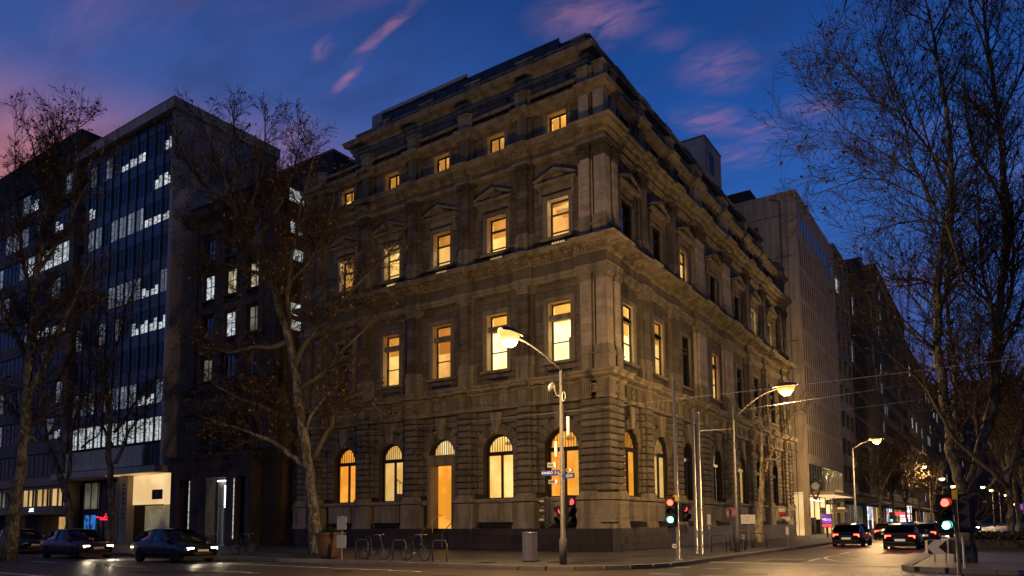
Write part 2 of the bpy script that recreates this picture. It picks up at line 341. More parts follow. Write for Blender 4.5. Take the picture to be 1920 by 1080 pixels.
def dup(r, loc, rz, label, group=None):
    KID = {}
    def cp(o, par):
        c = o.copy(); COL.objects.link(c)
        if par: c.parent = par
        for k in o.children: cp(k, c)
        return c
    c = cp(r, None); c.location = loc; c.rotation_euler = (0, 0, rz); c['label'] = label
    if group: c['group'] = group
    return c
def text(name, body, size, matname, parent, loc, rot, depth=.004, align='CENTER'):
    cu_ = bpy.data.curves.new(name, 'FONT'); cu_.body = body; cu_.size = size; cu_.extrude = depth; cu_.align_x = align; cu_.align_y = 'CENTER'; cu_.resolution_u = 2
    t = bpy.data.objects.new(name, cu_); me = bpy.data.meshes.new_from_object(t); bpy.data.objects.remove(t); bpy.data.curves.remove(cu_)
    me.materials.clear(); me.materials.append(MATS[matname])
    o = bpy.data.objects.new(name, me); COL.objects.link(o); o.location = loc; o.rotation_euler = rot
    if parent: o.parent = parent
    return o
LAMP1, LAMP2, LAMP3 = 4000, 2300, 4600     # watts of the three nearest sodium lamps
RA = (pi / 2, 0, 0)           # lettering that faces -Y
RB = (pi / 2, 0, pi / 2)      # lettering that faces +X
EYE = Vector((16.1846, -32.8826, 1.6))
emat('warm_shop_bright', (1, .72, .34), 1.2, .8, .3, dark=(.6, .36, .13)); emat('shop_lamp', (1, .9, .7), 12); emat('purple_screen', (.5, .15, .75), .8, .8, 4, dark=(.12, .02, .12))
glassmat('teal_glass', (.06, .09, .09), .2, .8); mat('sky_curtain', (.32, .36, .40), .5, .2, 1.2)
mat('sign_back', (.42, .40, .38), .6, .08, 5); mat('wire_grey', (.22, .21, .20), .6, .1, 2)
mat('pole_dark', (.06, .057, .052), .5, .12, 4, spec=.4); mat('bronze_dark', (.016, .011, .008), .7, .2, 2, spec=.1); mat('reveal_lit', (.62, .50, .33), .85, .06, 3)
emat('office_dim', (.80, .88, .95), .22, .8, 2.4, (.8, .8, 3.0), dark=(.03, .05, .08), vary=.6)
emat('room_bright', (1, .84, .47), 1.7, .5, .8, dark=(.9, .62, .25), vary=.2); emat('room_dusky', (1, .60, .18), .62, .6, .9, dark=(.6, .33, .08), vary=.3)
barkmat('lamplit_bark', (.16, .13, .08), (.30, .25, .15), (.44, .38, .25))  # lamplight on the small tree put into a lighter, golden bark
# ================================================================ the ground
m = M(); m.box(-900, 900, -500, 1500, -.6, 0); ob('ground', m, 'asphalt', kind='structure')
def kerbed(name, poly, z, label=None):
    m = M(); m.slab(poly, .004, z); return ob(name, m, 'bluestone', kind='structure')
def arc(cx, cy, r, a0, a1, n=8): return [(cx + r * cos(a0 + (a1 - a0) * i / n), cy + r * sin(a0 + (a1 - a0) * i / n)) for i in range(n + 1)]
kerbed('pavement', [(-140, -12), (1.5, -12)] + arc(1.5, -7.3, 4.7, -pi / 2, 0)[1:-1] + [(6.2, -7.3), (6.2, 600), (-30, 600), (-30, 45), (-140, 45)], .13)
m = M(); rp = random.Random(9)
for i in range(32):
    for j in range(20):
        x, y = -22 + i * .9 + (.45 if j % 2 else 0), -11.6 + j * .58
        if x > 4.9 or (x > 1.6 and (x + .45 - 1.5) ** 2 + (y + .3 + 7.3) ** 2 > 3.9 ** 2 and y < -7.3): continue
        m.box(x + .006, x + .894, y + .006, y + .574, .10, .136 + rp.uniform(0, .004))
for i in range(9):
    for j in range(70): m.box(.3 + i * .62 + .006, .3 + i * .62 + .614, .3 + j * .7 + .006, .3 + j * .7 + .694, .10, .136 + rp.uniform(0, .004))
o = ob('paving_slabs', m, 'bluestone', bpy.data.objects['pavement'], kind='stuff')
m = M()
def kerb_run(pts, w=.28, z=.145, step=1.2):
    for (x0, y0), (x1, y1) in zip(pts, pts[1:]):
        l = sqrt((x1 - x0) ** 2 + (y1 - y0) ** 2); n = max(1, round(l / step)); ux, uy = (x1 - x0) / l, (y1 - y0) / l; nx, ny = uy, -ux
        for i in range(n):
            a, b = l * i / n + .006, l * (i + 1) / n - .006
            m.slab([(x0 + ux * a, y0 + uy * a), (x0 + ux * b, y0 + uy * b), (x0 + ux * b + nx * w, y0 + uy * b + ny * w), (x0 + ux * a + nx * w, y0 + uy * a + ny * w)], .004, z)
kerb_run([(-75, -12), (1.5, -12)] + arc(1.5, -7.3, 4.7, -pi / 2, 0)[1:] + [(6.2, 90)])
ob('kerb', m, 'kerb_stone', kind='structure')
# the planted median up the side street and its nose towards the crossing
med = [(13.75, -6.3), (14.1, -6.75), (14.8, -7.0), (22.0, -7.2), (22.0, 300), (14.0, 300), (13.7, 3)]
kerbed('median', [(x, y) for x, y in med], .14)
m = M(); kerb_run([(13.7, 80), (13.7, 3), (13.72, -6.2), (14.1, -6.75), (14.8, -7.0), (22.0, -7.2)], .3, .16, 1.3)
ob('kerb', m, 'kerb_stone', kind='structure')
kerbed('pavement', [(35, -5), (60, -5), (60, 600), (35, 600)], .13)
m = M()
for y in range(-2, 190, 7): m.box(9.6, 9.75, y, y + 2.4, .004, .008)                     # lane dashes of the side street
for x in range(-70, 1, 7): m.box(x, x + 2.6, -17.55, -17.42, .004, .008)
for k in range(11): m.box(6.6 + k * 1.15 - .1, 6.6 + k * 1.15 + .5, -8.35, -8.22, .004, .008)   # dotted crossing lines
for k in range(9): m.box(7.0 + k * 1.6, 7.0 + k * 1.6 + 1.0, -11.6, -11.48, .004, .008)
m.box(6.5, 13.4, -4.6, -4.25, .004, .008); m.box(6.5, 9.4, -1.3, -1.2, .004, .008)
P = arc(16, 2, 6.4, radians(165), radians(225), 10)
for (a, b), (c, d) in zip(P, P[1:]): m.slab([(a, b), (c, d), (c + .12, d + .05), (a + .12, b + .05)], .004, .008)
m.box(-40, 0, -14.4, -14.3, .004, .008); m.box(-40, -2, -21.9, -21.75, .004, .008)
ob('road_markings', m, 'road_paint', kind='structure')
m = M()                                                                            # tram rails let into the road
for y in (-24.0, -25.44, -27.6, -29.0): m.box(-140, 60, y - .035, y + .035, .004, .009)
ob('tram_rails', m, 'galv_steel', kind='structure')
m = M()
for x, y, w, h in ((-9, -19.5, 3.2, 1.6), (1.5, -16.2, 2.2, 1.1), (8.2, -3.4, 1.4, 2.4), (11.2, 6, 1.2, 4.5), (-20, -16.4, 4, 1.0), (9.0, -13.5, 2.6, 1.4), (4, -20.5, 5, .7), (7.4, 22, .9, 7)): m.box(x, x + w, y, y + h, .001, .004)
ob('road_patches', m, 'asphalt_patch', kind='structure')
for x, y, lb in ((-2.6, -15.4, 'round iron cover in the left road in front of the doorway'), (9.9, -10.2, 'round iron cover in the middle of the crossing'), (10.6, 2.5, 'round iron cover in the side street lane')):
    t = thing('manhole_cover', lb, 'manhole cover', (x, y, .003)); m = M(); m.lathe(0, 0, [(.34, 0), (.34, .006), (.3, .009), (.3, .006), (.02, .006)], 20); ob('cover', m, 'iron', t)
# ================================================================ the old corner bank
bank = thing('bank_building', 'tall old sandstone bank on the corner with warm lit windows on every storey', 'building')
STN = []                                           # every wall stone: (size seen, facade, box)
class Fac:
    pass
A = Fac(); A.tf = FA; A.dw = -.45; A.L = 23.7
A.win = [3.1, 7.25, 11.35, 15.5, 19.65]; A.pil = [(5.17, .62), (9.3, .62), (13.43, .62), (17.57, .62)]; A.n = 'A'
A.lit = {1: [1, 1, 1, 1, 1], 2: [1, 1, 1, 1, 0], 3: [1, 1, 1, 1, 1], 4: [1, 1, 1, 1, 1]}
A.cor = [(1.18, .55)]; A.end = [(22.0, .5), (23.25, .75)]
B = Fac(); B.tf = FB; B.dw = -.32; B.L = 38.9
B.win = [3.2, 7.5, 12.0, 17.9, 23.7, 28.4, 33.6]; B.pil = [(5.1, .7), (9.75, .7), (14.6, 1.5), (20.5, 1.5), (25.9, .8), (30.9, .8)]; B.n = 'B'
B.lit = {1: [1, 1, 0, 0, 1, 0, 0], 2: [1, 1, 0, 1, 0, 0, 0], 3: [0, 0, 1, 0, 0, 1, 1], 4: [0, 0, 0, 0, 0, 0, 0]}
B.cor = [(1.3, .6)]; B.end = [(36.7, .7), (38.3, 1.0)]
def sizeof(F, s, w, h):
    p = Vector(F.tf(s, 0, 5)); d = (p - EYE).length
    c = abs((p - EYE).normalized().y if F is A else (p - EYE).normalized().x)
    return w * h * c / d ** 2
def addstone(F, s0, s1, d0, d1, z0, z1, ch=.03):
    mm = M(F.tf); mm.stone(s0, s1, d0, d1, z0, z1, ch); STN.append((sizeof(F, s0, s1 - s0, z1 - z0), mm))
def cuts(s0, s1, z0, z1, ops):
    iv = [(s0, s1)]
    for a, b, c, d in ops:
        if c < z1 - 1e-3 and d > z0 + 1e-3:
            nv = []
            for x, y in iv:
                if b <= x or a >= y: nv.append((x, y)); continue
                if a > x: nv.append((x, a))
                if b < y: nv.append((b, y))
            iv = nv
    return [(x, y) for x, y in iv if y - x > .02]
def wall(mm, s0, s1, z0, z1, ops, d0, d1):
    zs = sorted({z0, z1} | {z for o in ops for z in o[2:] if z0 < z < z1})
    for a, b in zip(zs, zs[1:]):
        for x, y in cuts(s0, s1, a, b, ops): mm.box(x, y, d0, d1, a, b)
def ashlar(F, s0, s1, z0, z1, ops, d0, d1, ch=.42, lw=1.25, gap=.022, cham=.012, rs=random.Random(3)):
    n = max(1, round((z1 - z0) / ch)); zs = sorted({round(z0 + (z1 - z0) * i / n, 3) for i in range(n + 1)} | {z for o in ops for z in o[2:] if z0 < z < z1})
    zz = [zs[0]]
    for z in zs[1:]:
        if z - zz[-1] > .12 or z == zs[-1]: zz.append(z)
    for i, (a, b) in enumerate(zip(zz, zz[1:])):
        for x, y in cuts(s0, s1, a, b, ops):
            l = y - x; k = max(1, round(l / lw)); e = [x]
            for j in range(1, k): e.append(x + l * (j + (.0 if k < 2 else (.22 if i % 2 else -.22)) + rs.uniform(-.08, .08)) / k)
            e.append(y)
            for p, q in zip(e, e[1:]): addstone(F, p + gap / 2, q - gap / 2, d0, d1 + rs.uniform(-.006, .006), a + gap / 2, b - gap / 2, cham)
def bpart(name, mm, mt, parent=bank, **k): return ob(name, mm, mt, parent, **k)
WINS = []
def window(F, s, w, z0, z1, dg, lit, kind, rs):
    """one sash window: frame with panes and, if lit, the room behind it"""
    fr = M(F.tf); t = .07
    fr.box(s - w / 2, s - w / 2 + t, dg - .05, dg + .06, z0, z1); fr.box(s + w / 2 - t, s + w / 2, dg - .05, dg + .06, z0, z1)
    fr.box(s - w / 2 + t, s + w / 2 - t, dg - .05, dg + .06, z1 - t, z1); fr.box(s - w / 2 + t, s + w / 2 - t, dg - .05, dg + .06, z0, z0 + t)
    bars = {'L2': [(z0 + (z1 - z0) * .74, .09, .10), (z0 + (z1 - z0) * .34, .022, .07)], 'L3': [(z0 + (z1 - z0) * .66, .035, .07), (z0 + (z1 - z0) * .20, .02, .07)], 'L4': []}[kind]
    if kind == 'L3' and rs.random() < .45: bars = [(z0 + (z1 - z0) * .66, .05, .07), (z0 + (z1 - z0) * .18, .02, .07)]
    for z, h, d in bars: fr.box(s - w / 2 + t, s + w / 2 - t, dg - .05, dg + d, z - h, z + h)
    if kind == 'L4': fr.box(s - .03, s + .03, dg - .05, dg + .05, z0 + t, z1 - t)
    o = bpart('window', fr, 'dark_timber')
    g = M(F.tf); g.box(s - w / 2 + t, s + w / 2 - t, dg - .012, dg - .004, z0 + t, z1 - t)
    bpart('pane', g, 'clear_glass' if lit else 'dark_glass', o)
    if lit:
        r = M(F.tf); a, b, c, d, e, f = s - w / 2 - .5, s + w / 2 + .5, dg - 2.6, dg - .12, z0 - .5, z1 + .25
        r.add([(a, c, e), (b, c, e), (b, c, f), (a, c, f)], [(0, 1, 2, 3)], 0)
        r.add([(a, c, e), (a, d, e), (a, d, f), (a, c, f)], [(0, 1, 2, 3)], 1); r.add([(b, c, e), (b, d, e), (b, d, f), (b, c, f)], [(0, 1, 2, 3)], 1)
        r.add([(a, c, f), (b, c, f), (b, d, f), (a, d, f)], [(0, 1, 2, 3)], 2); r.add([(a, c, e), (b, c, e), (b, d, e), (a, d, e)], [(0, 1, 2, 3)], 3)
        amber = False
        key_ = (kind, round(s, 1), F.n)
        rm = {('L2', 3.1, 'A'): 'room_bright', ('L2', 7.2, 'A'): 'room_bright', ('L2', 11.3, 'A'): 'room_dusky', ('L2', 11.4, 'A'): 'room_dusky', ('L3', 3.1, 'A'): 'room_dusky', ('L3', 19.6, 'A'): 'room_dusky', ('L3', 19.7, 'A'): 'room_dusky', ('L2', 3.2, 'B'): 'room_bright'}.get(key_)
        bpart('room', r, [rm or 'room_wall', rm or 'room_side', rm or 'room_ceiling', 'room_plaster'], o)
        q = M(F.tf)
        for k in range(3): q.box(a + .01, b - .01, c + .35 + k * .75, c + .47 + k * .75, f - .14, f - .005)
        q.box(a + .01, a + .10, c + .01, d - .01, f - .12, f - .15); bpart('ceiling_beams', q, 'room_plaster', o)
        if rs.random() < .6: q = M(F.tf); bx = s + rs.uniform(-.1, .9); q.box(bx, bx + .5, c + .02, c + .3, e + .02, e + rs.uniform(1.6, 2.6)); bpart('cupboard', q, 'dark_timber', o)
        x = s + (-.42 if F is A else -.42) * (w / 1.4); ld = dg - (.42 if kind == 'L4' else .62); z1_ = z1; z1 = z1 + (.12 if kind == 'L4' else .0)
        q = M(F.tf); q.lathe(x, ld, [(.02, z1 - .45), (.14, z1 - .42), (.17, z1 - .32), (.12, z1 - .24), (.02, z1 - .22)], 10); q.tube([(x, ld, z1 - .22), (x, ld, z1_ + .22)], .012, 4); z1 = z1_
        bpart('ceiling_lamp', q, 'room_lamp', o)
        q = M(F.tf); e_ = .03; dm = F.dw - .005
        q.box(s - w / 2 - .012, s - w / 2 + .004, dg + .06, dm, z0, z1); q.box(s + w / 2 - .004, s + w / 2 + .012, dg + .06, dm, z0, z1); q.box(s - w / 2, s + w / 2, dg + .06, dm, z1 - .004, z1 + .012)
        bpart('lit_reveal_lining', q, 'reveal_lit', o)  # pale lining added at lit windows: spilled room light put into its colour
        if rs.random() < .55 or amber:
            q = M(F.tf); zb = z0 + (z1 - z0) * rs.choice((.5, .62, .7)); q.box(s - w / 2 + t + .02, s + w / 2 - t - .02, dg - .10, dg - .07, zb, z1 - t)
            bpart('blind', q, 'blind_fabric', o)
    return o
rs = random.Random(11)
def facade(F):
    L = F.L; dw = F.dw; tf = F.tf; db = dw - .04; deep = dw - (.52 if F is A else .28)
    pil = F.pil
    allp = [(s, w) for s, w in F.cor] + pil + F.end
    back = M(tf)
    # ---- ground storey: granite plinth, pedestal course, rusticated piers, arches
    sg = M(tf); sg.box(.02 if F is B else -.02, L, deep, .10, .0, 1.30)
    if F is A: sg = M(tf); sg.box(.92, 10.35, -1.2, .14, 0, 1.30); sg.box(12.35, L, -1.2, .14, 0, 1.30)
    else: sg = M(tf); sg.box(.92, L, deep, .14, 0, 1.30)
    bpart('granite_plinth', sg, 'granite')
    for r_, (ga, gb) in enumerate(((.14, .50), (.50, .92), (.92, 1.29))):
        x = .95 + .5 * (r_ % 2)
        while x < L - .3:
            e = min(x + 1.55, L)
            if not (F is A and e > 10.3 and x < 12.4): q = M(tf); q.stone(x + .006, e - .006, .12, .172 - .012 * r_, ga + .006, gb - .006, .012); bpart('granite_block', q, 'granite')
            x = e
    r = 1.03; zs = 5.62; door = F.win[2] if F is A else None
    gops = []
    for s in F.win:
        gops.append((s - r, s + r, 2.95 if s != door else .3, zs))
    wall(back, .3, L, 1.30, zs, gops, deep, db)
    for i, s in enumerate(F.win):
        # wall above the springing with the round head cut out
        n = 12; xs = [s - r * cos(pi * k / n) for k in range(n + 1)]; za = [zs + r * sin(pi * k / n) for k in range(n + 1)]
        for k in range(n):
            vs = [(xs[k], db, za[k]), (xs[k + 1], db, za[k + 1]), (xs[k + 1], db, 8.0), (xs[k], db, 8.0), (xs[k], deep, za[k]), (xs[k + 1], deep, za[k + 1])]
            back.add(vs, [(0, 1, 2, 3), (0, 4, 5, 1)])
        l0 = .3 if i == 0 else (F.win[i - 1] + r); back.box(l0, s - r, deep, db, zs, 8.0)
    back.box(F.win[-1] + r, L, deep, db, zs, 8.0)
    bpart('backing_wall', back, 'backing_stone')
    # courses either side of the arches and voussoirs round the heads
    R2 = 1.62; nc = 13; zc = [3.22 + (7.98 - 3.22) * i / nc for i in range(nc + 1)]
    for s in F.win:
        nv = 11
        for k in range(nv):
            a0, a1 = pi * k / nv, pi * (k + 1) / nv; key = k == nv // 2
            ro = 2.28 if key else R2; g = .010; dd = dw + (.22 if key else .05)
            q = M(tf); pts = [(s - (r) * cos(a0 + g), zs + r * sin(a0 + g)), (s - r * cos(a1 - g), zs + r * sin(a1 - g)), (s - ro * cos(a1 - g * .6 + (.045 if key else 0)), zs + ro * sin(a1 - g * .6)), (s - ro * cos(a0 + g * .6 - (.045 if key else 0)), zs + ro * sin(a0 + g * .6))]
            q.prism(pts, db - .02, dd - .03); c = Vector((sum(p[0] for p in pts) / 4, sum(p[1] for p in pts) / 4))
            ins = [tuple(c + (Vector(p) - c) * .93) for p in pts]
            q.add([(p[0], dd - .03, p[1]) for p in pts] + [(p[0], dd, p[1]) for p in ins], [(0, 1, 5, 4), (1, 2, 6, 5), (2, 3, 7, 6), (3, 0, 4, 7), (4, 5, 6, 7)])
            if key: bpart('keystone', q, 'sandstone_trim')
            else: STN.append((sizeof(F, s, .45, .5), q))
    half = []
    ps = [(s, max(.85, w + .2)) for s, w in allp]
    for (za, zb) in zip(zc, zc[1:]):
        zm = (za + zb) / 2
        ops = []
        for s in F.win:
            if zm < zs: ops.append((s - r, s + r, za, zb))
            elif zm < zs + R2: hw = sqrt(max(0, R2 * R2 - (zm - zs) ** 2)) + .02; ops.append((s - max(hw, 0 if zm > zs + r else r), s + max(hw, 0), za, zb))
            if zm > zs + 1.4: ops.append((s - .36, s + .36, za, zb))
        for s, w in ps: ops.append((s - w / 2 - .22, s + w / 2 + .22, za, zb))
        for x, y in cuts(.95, L - .05, za, zb, ops):
            if y - x > .08: addstone(F, x + .014, y - .014, db - .02, dw + .02, za + .02, zb - .02, .04)
        for s, w in ps:                                    # stepped piers: back pier and front pier
            addstone(F, s - w / 2 - .22, s + w / 2 + .22, db - .02, dw + .22, za + .022, zb - .022, .045)
            addstone(F, s - w / 2, s + w / 2, dw + .1, .08, za + .022, zb - .022, .055)
    # ---- mouldings of the ground storey
    q = M(tf)
    q.sweep([(.02, 2.70), (.12, 2.76), (.16, 2.84), (.16, 2.92), (.04, 2.97)], -.22, 0, L, m0=True, back=-.9) if F is B else None
    if F is A:
        q.sweep([(.02, 2.70), (.12, 2.76), (.16, 2.84), (.16, 2.92), (.04, 2.97)], -.22, 0, 10.2, m0=True, back=-.9)
        q.sweep([(.02, 2.70), (.12, 2.76), (.16, 2.84), (.16, 2.92), (.04, 2.97)], -.22, 12.5, L, back=-.9)
    for s, w in ps: q.box(s - w / 2 - .26, s + w / 2 + .26, -.5, .17, 2.78, 2.95); q.box(s - w / 2 - .12, s + w / 2 + .12, -.4, .14, 2.95, 3.12); q.box(s - w / 2 - .06, s + w / 2 + .06, -.4, .10, 3.12, 3.22)
    bpart('plinth_moulding', q, 'sandstone_trim')
    pedw = [(s, w + .5) for s, w in ps]
    bays = sorted([(s - w / 2, s + w / 2) for s, w in pedw])
    e0 = [1.2] + [b for a, b in bays if b > 1.2]; 
    for s, w in pedw:                                      # pedestals under the piers with a sunk panel
        q = M(tf); q.box(s - w / 2, s + w / 2, -.6, .10, 1.62, 2.72)
        q.add([(s - w / 2 - .04, .16, 1.30), (s + w / 2 + .04, .16, 1.30), (s + w / 2, .10, 1.62), (s - w / 2, .10, 1.62), (s - w / 2 - .04, -.6, 1.30), (s + w / 2 + .04, -.6, 1.30), (s - w / 2, -.6, 1.62), (s + w / 2, -.6, 1.62)], [(0, 1, 2, 3), (0, 3, 6, 4), (1, 5, 7, 2)])
        f = .16; 
        for x0, x1, z0, z1 in ((s - w / 2 + f, s + w / 2 - f, 2.50, 2.55), (s - w / 2 + f, s + w / 2 - f, 1.82, 1.87), (s - w / 2 + f, s - w / 2 + f + .05, 1.87, 2.50), (s + w / 2 - f - .05, s + w / 2 - f, 1.87, 2.50)): q.box(x0, x1, .10, .13, z0, z1)
        bpart('pier_pedestal', q, 'sandstone_trim')
    for i, s in enumerate(F.win):                          # aprons under the windows: panel and iron grille
        if s == door: continue
        q = M(tf); q.box(s - 1.15, s + 1.15, -.9, -.20, 1.66, 2.70)
        for x0, x1, z0, z1 in ((s - .95, s + .95, 2.50, 2.56), (s - .95, s + .95, 1.86, 1.92), (s - .95, s - .89, 1.92, 2.5), (s + .89, s + .95, 1.92, 2.5)): q.box(x0, x1, -.20, -.165, z0, z1)
        q.box(s - 1.12, s + 1.12, -.9, -.14, 2.86, 2.96)
        bpart('window_apron', q, 'sandstone_trim')
        q = M(tf); q.box(s - 1.1, s + 1.1, .02, .06, 1.33, 1.36); q.box(s - 1.1, s + 1.1, .02, .06, 1.60, 1.63)
        for k in range(23): q.box(s - 1.1 + k * .1 - .012, s - 1.1 + k * .1 + .012, .025, .055, 1.36, 1.62)
        bpart('area_grille', q, 'iron')
    # ---- ground storey entablature
    for nm, prof in (('architrave', [(.0, 7.98), (.04, 8.0), (.04, 8.08), (.08, 8.10), (.08, 8.17)]), ('frieze', [(.0, 8.17), (0, 8.86)]), ('cornice', [(.06, 8.86), (.14, 8.92), (.16, 9.02), (.50, 9.07), (.52, 9.2), (.62, 9.27), (.66, 9.36), (.1, 9.42)])):
        q = M(tf); q.sweep(prof, -.12, 0, L, m0=True)
        for s, w in ps: q.sweep(prof, .06, s - w / 2 - .1, s + w / 2 + .1, back=-.3)
        q.sweep(prof, .06, 0, .95, m0=True, back=-.3)
        bpart(nm, q, 'sandstone_trim' if nm != 'frieze' else 'sandstone')
    def trig(s):
        q = M(tf); d = -.12 if not any(abs(s - p) < w / 2 + .1 for p, w in ps) and s > .9 else .06
        for k in range(4): q.box(s - .24 + k * .13, s - .16 + k * .13, d, d + .08, 8.26, 8.82)
        q.box(s - .26, s + .27, d, d + .035, 8.20, 8.25); q.box(s - .26, s + .27, d, d + .05, 8.82, 8.86); bpart('triglyph', q, 'sandstone_trim')
    def ring(s):
        q = M(tf); d = -.12 if not any(abs(s - p) < w / 2 + .1 for p, w in ps) and s > .9 else .06
        n = 14; vs = []
        for rr, dd in ((.26, 0), (.24, .10), (.16, .10), (.13, .0), (.05, .05)):
            vs += [(s + rr * cos(2 * pi * k / n), d + dd, 8.52 + rr * sin(2 * pi * k / n)) for k in range(n)]
        q.add(vs, [(a * n + k, a * n + (k + 1) % n, (a + 1) * n + (k + 1) % n, (a + 1) * n + k) for a in range(4) for k in range(n)] + [tuple(range(4 * n, 5 * n))]); bpart('medallion', q, 'sandstone_trim')
    trig(.35); ring(.78 if F is A else .8)
    edges = [1.2] + [s for s, w in pil] + [F.end[0][0]]
    for s, w in ps: trig(s)
    for a, b in zip(edges, edges[1:]):
        l = b - a; k = 5 if l < 5 else 7
        for j in range(1, k + 1):
            x = a + l * j / (k + 1)
            if any(abs(x - p) < w / 2 + .3 for p, w in ps): continue
            (ring if j % 2 else trig)(x)
    q = M(tf)
    for k in range(int(L / .8)):
        s = .5 + k * .8; q.box(s - .14, s + .14, -.1, .34, 9.0, 9.06)
    bpart('cornice_mutules', q, 'sandstone_trim')
    # ---- second and third storeys: backing, ashlar, pilasters
    for lev, (zb, zt, z0, z1, w) in {2: (9.42, 14.7, 10.32, 13.62, 1.42), 3: (16.30, 21.7, 17.25, 19.45, 1.36)}.items():
        ops = [(s - w / 2, s + w / 2, z0, z1) for s in F.win]
        q = M(tf); wall(q, .3, L, zb, zt, ops, deep, db); bpart('backing_wall', q, 'backing_stone')
        fw = .26
        ops2 = [(s - w / 2 - fw, s + w / 2 + fw, z0 - .2, z1 + fw) for s in F.win] + [(s - pw / 2 - .02, s + pw / 2 + .02, zb, zt) for s, pw in allp]
        ashlar(F, .72, L - .02, zb, zt, ops2, db - .02, dw, .40)
        for s in F.win:
            q = M(tf)                                        # moulded surround
            for o_, d_ in ((fw, dw + .05), (.15, dw + .09)):
                q.box(s - w / 2 - o_, s - w / 2 - (o_ - .11), db - .02, d_, z0, z1 + o_); q.box(s + w / 2 + (o_ - .11), s + w / 2 + o_, db - .02, d_, z0, z1 + o_)
                q.box(s - w / 2 - (o_ - .11), s + w / 2 + (o_ - .11), db - .02, d_, z1 + (o_ - .11), z1 + o_)
            q.box(s - w / 2 - .04, s - w / 2, db - .02, dw + .03, z0, z1); q.box(s + w / 2, s + w / 2 + .04, db - .02, dw + .03, z0, z1)
            q.box(s - w / 2 - .35, s + w / 2 + .35, db - .03, dw + .2, z0 - .16, z0 - .01)
            bpart('window_surround', q, 'sandstone_trim')
            if lev == 2:
                q = M(tf); q.box(s - w / 2, s + w / 2, dw - .32, dw - .1, z0 + (z1 - z0) * .70, z0 + (z1 - z0) * .79); bpart('transom', q, 'sandstone_trim')
                q = M(tf); q.box(s - .75, s + .75, dw - .06, dw + .005, 9.72, 9.90); bpart('sill_vent', q, 'iron')
            else:
                q = M(tf)                                    # pediment carried on consoles
                for sg_ in (-1, 1):
                    x = s + sg_ * (w / 2 + .36); q.prism([(x - .09, 19.35), (x + .09, 19.35), (x + .09, 20.25), (x - .09, 20.25)], dw - .02, dw + .16); q.box(x - .08, x + .08, dw, dw + .26, 20.0, 20.25); q.box(x - .07, x + .07, dw, dw + .2, 19.45, 19.6)
                q.box(s - 1.05, s + 1.05, dw - .03, dw + .12, 19.85, 20.22)
                q.box(s - 1.32, s + 1.32, dw - .03, dw + .42, 20.25, 20.37); q.box(s - 1.25, s + 1.25, dw - .03, dw + .34, 20.20, 20.25)
                for sg_ in (-1, 1):
                    q.prism([(s, 20.93), (s + sg_ * 1.34, 20.43), (s + sg_ * 1.34, 20.55), (s, 21.06)], dw - .03, dw + .44)
                q.prism([(s - 1.2, 20.37), (s + 1.2, 20.37), (s, 20.9)], dw - .03, dw + .12)
                bpart('pediment', q, 'sandstone_trim')
                q = M(tf)
                for k in range(5): q.box(s - .38 + k * .17, s - .28 + k * .17, dw - .05, dw + .02, 16.72, 16.98)
                bpart('sill_vent', q, 'room_wall' if F.lit[3][F.win.index(s)] else 'iron')
            lit = F.lit[lev][F.win.index(s)]
            if F is A and ((lev == 3 and s == 3.1)): lit = 2
            window(F, s, w - .02, z0, z1, dw - (.45 if F is A else .20), lit, 'L%d' % lev, rs)
    def pilaster(s, w, lev, mit=False):
        zb, zp, zs_, zc_, ze = {2: (9.42, 10.34, 10.77, 14.28, 14.7), 3: (16.30, 17.25, 17.72, 20.91, 21.7)}[lev]
        q = M(tf); d = .02
        q.box(s - w / 2 - .24, s + w / 2 + .24, db, dw + .2, zs_, zc_)                        # back pilaster
        n = 9
        for k in range(n): za, zb_ = zs_ + (zc_ - zs_) * k / n, zs_ + (zc_ - zs_) * (k + 1) / n; q.stone(s - w / 2, s + w / 2, db, d, za + .004, zb_ - .004, .012)
        pm = 'sandstone_pale' if (s, w) in F.cor or w > 1.4 else ('sandstone_dark' if F is A and (s, w) in pil else 'sandstone'); o = bpart('pilaster', q, pm)
        q = M(tf)
        for x in (.24, 0):
            dd = (dw + .2) if x else d
            q.box(s - w / 2 - x - .04, s + w / 2 + x + .04, db, dd + .08, zb, zp - .06); q.box(s - w / 2 - x - .10, s + w / 2 + x + .10, db, dd + .14, zp - .06, zp + .02)
            q.box(s - w / 2 - x - .08, s + w / 2 + x + .08, db, dd + .10, zp + .02, zp + .16); q.box(s - w / 2 - x - .04, s + w / 2 + x + .04, db, dd + .05, zp + .16, zs_ + .004)
        for x0, x1, z0, z1 in ((s - w / 2 + .1, s + w / 2 - .1, zp - .22, zp - .18), (s - w / 2 + .1, s + w / 2 - .1, zb + .2, zb + .24), (s - w / 2 + .1, s - w / 2 + .14, zb + .24, zp - .22), (s + w / 2 - .14, s + w / 2 - .1, zb + .24, zp - .22)): q.box(x0, x1, d + .08, d + .11, z0, z1)
        bpart('base', q, 'sandstone_trim', o)
        q = M(tf)
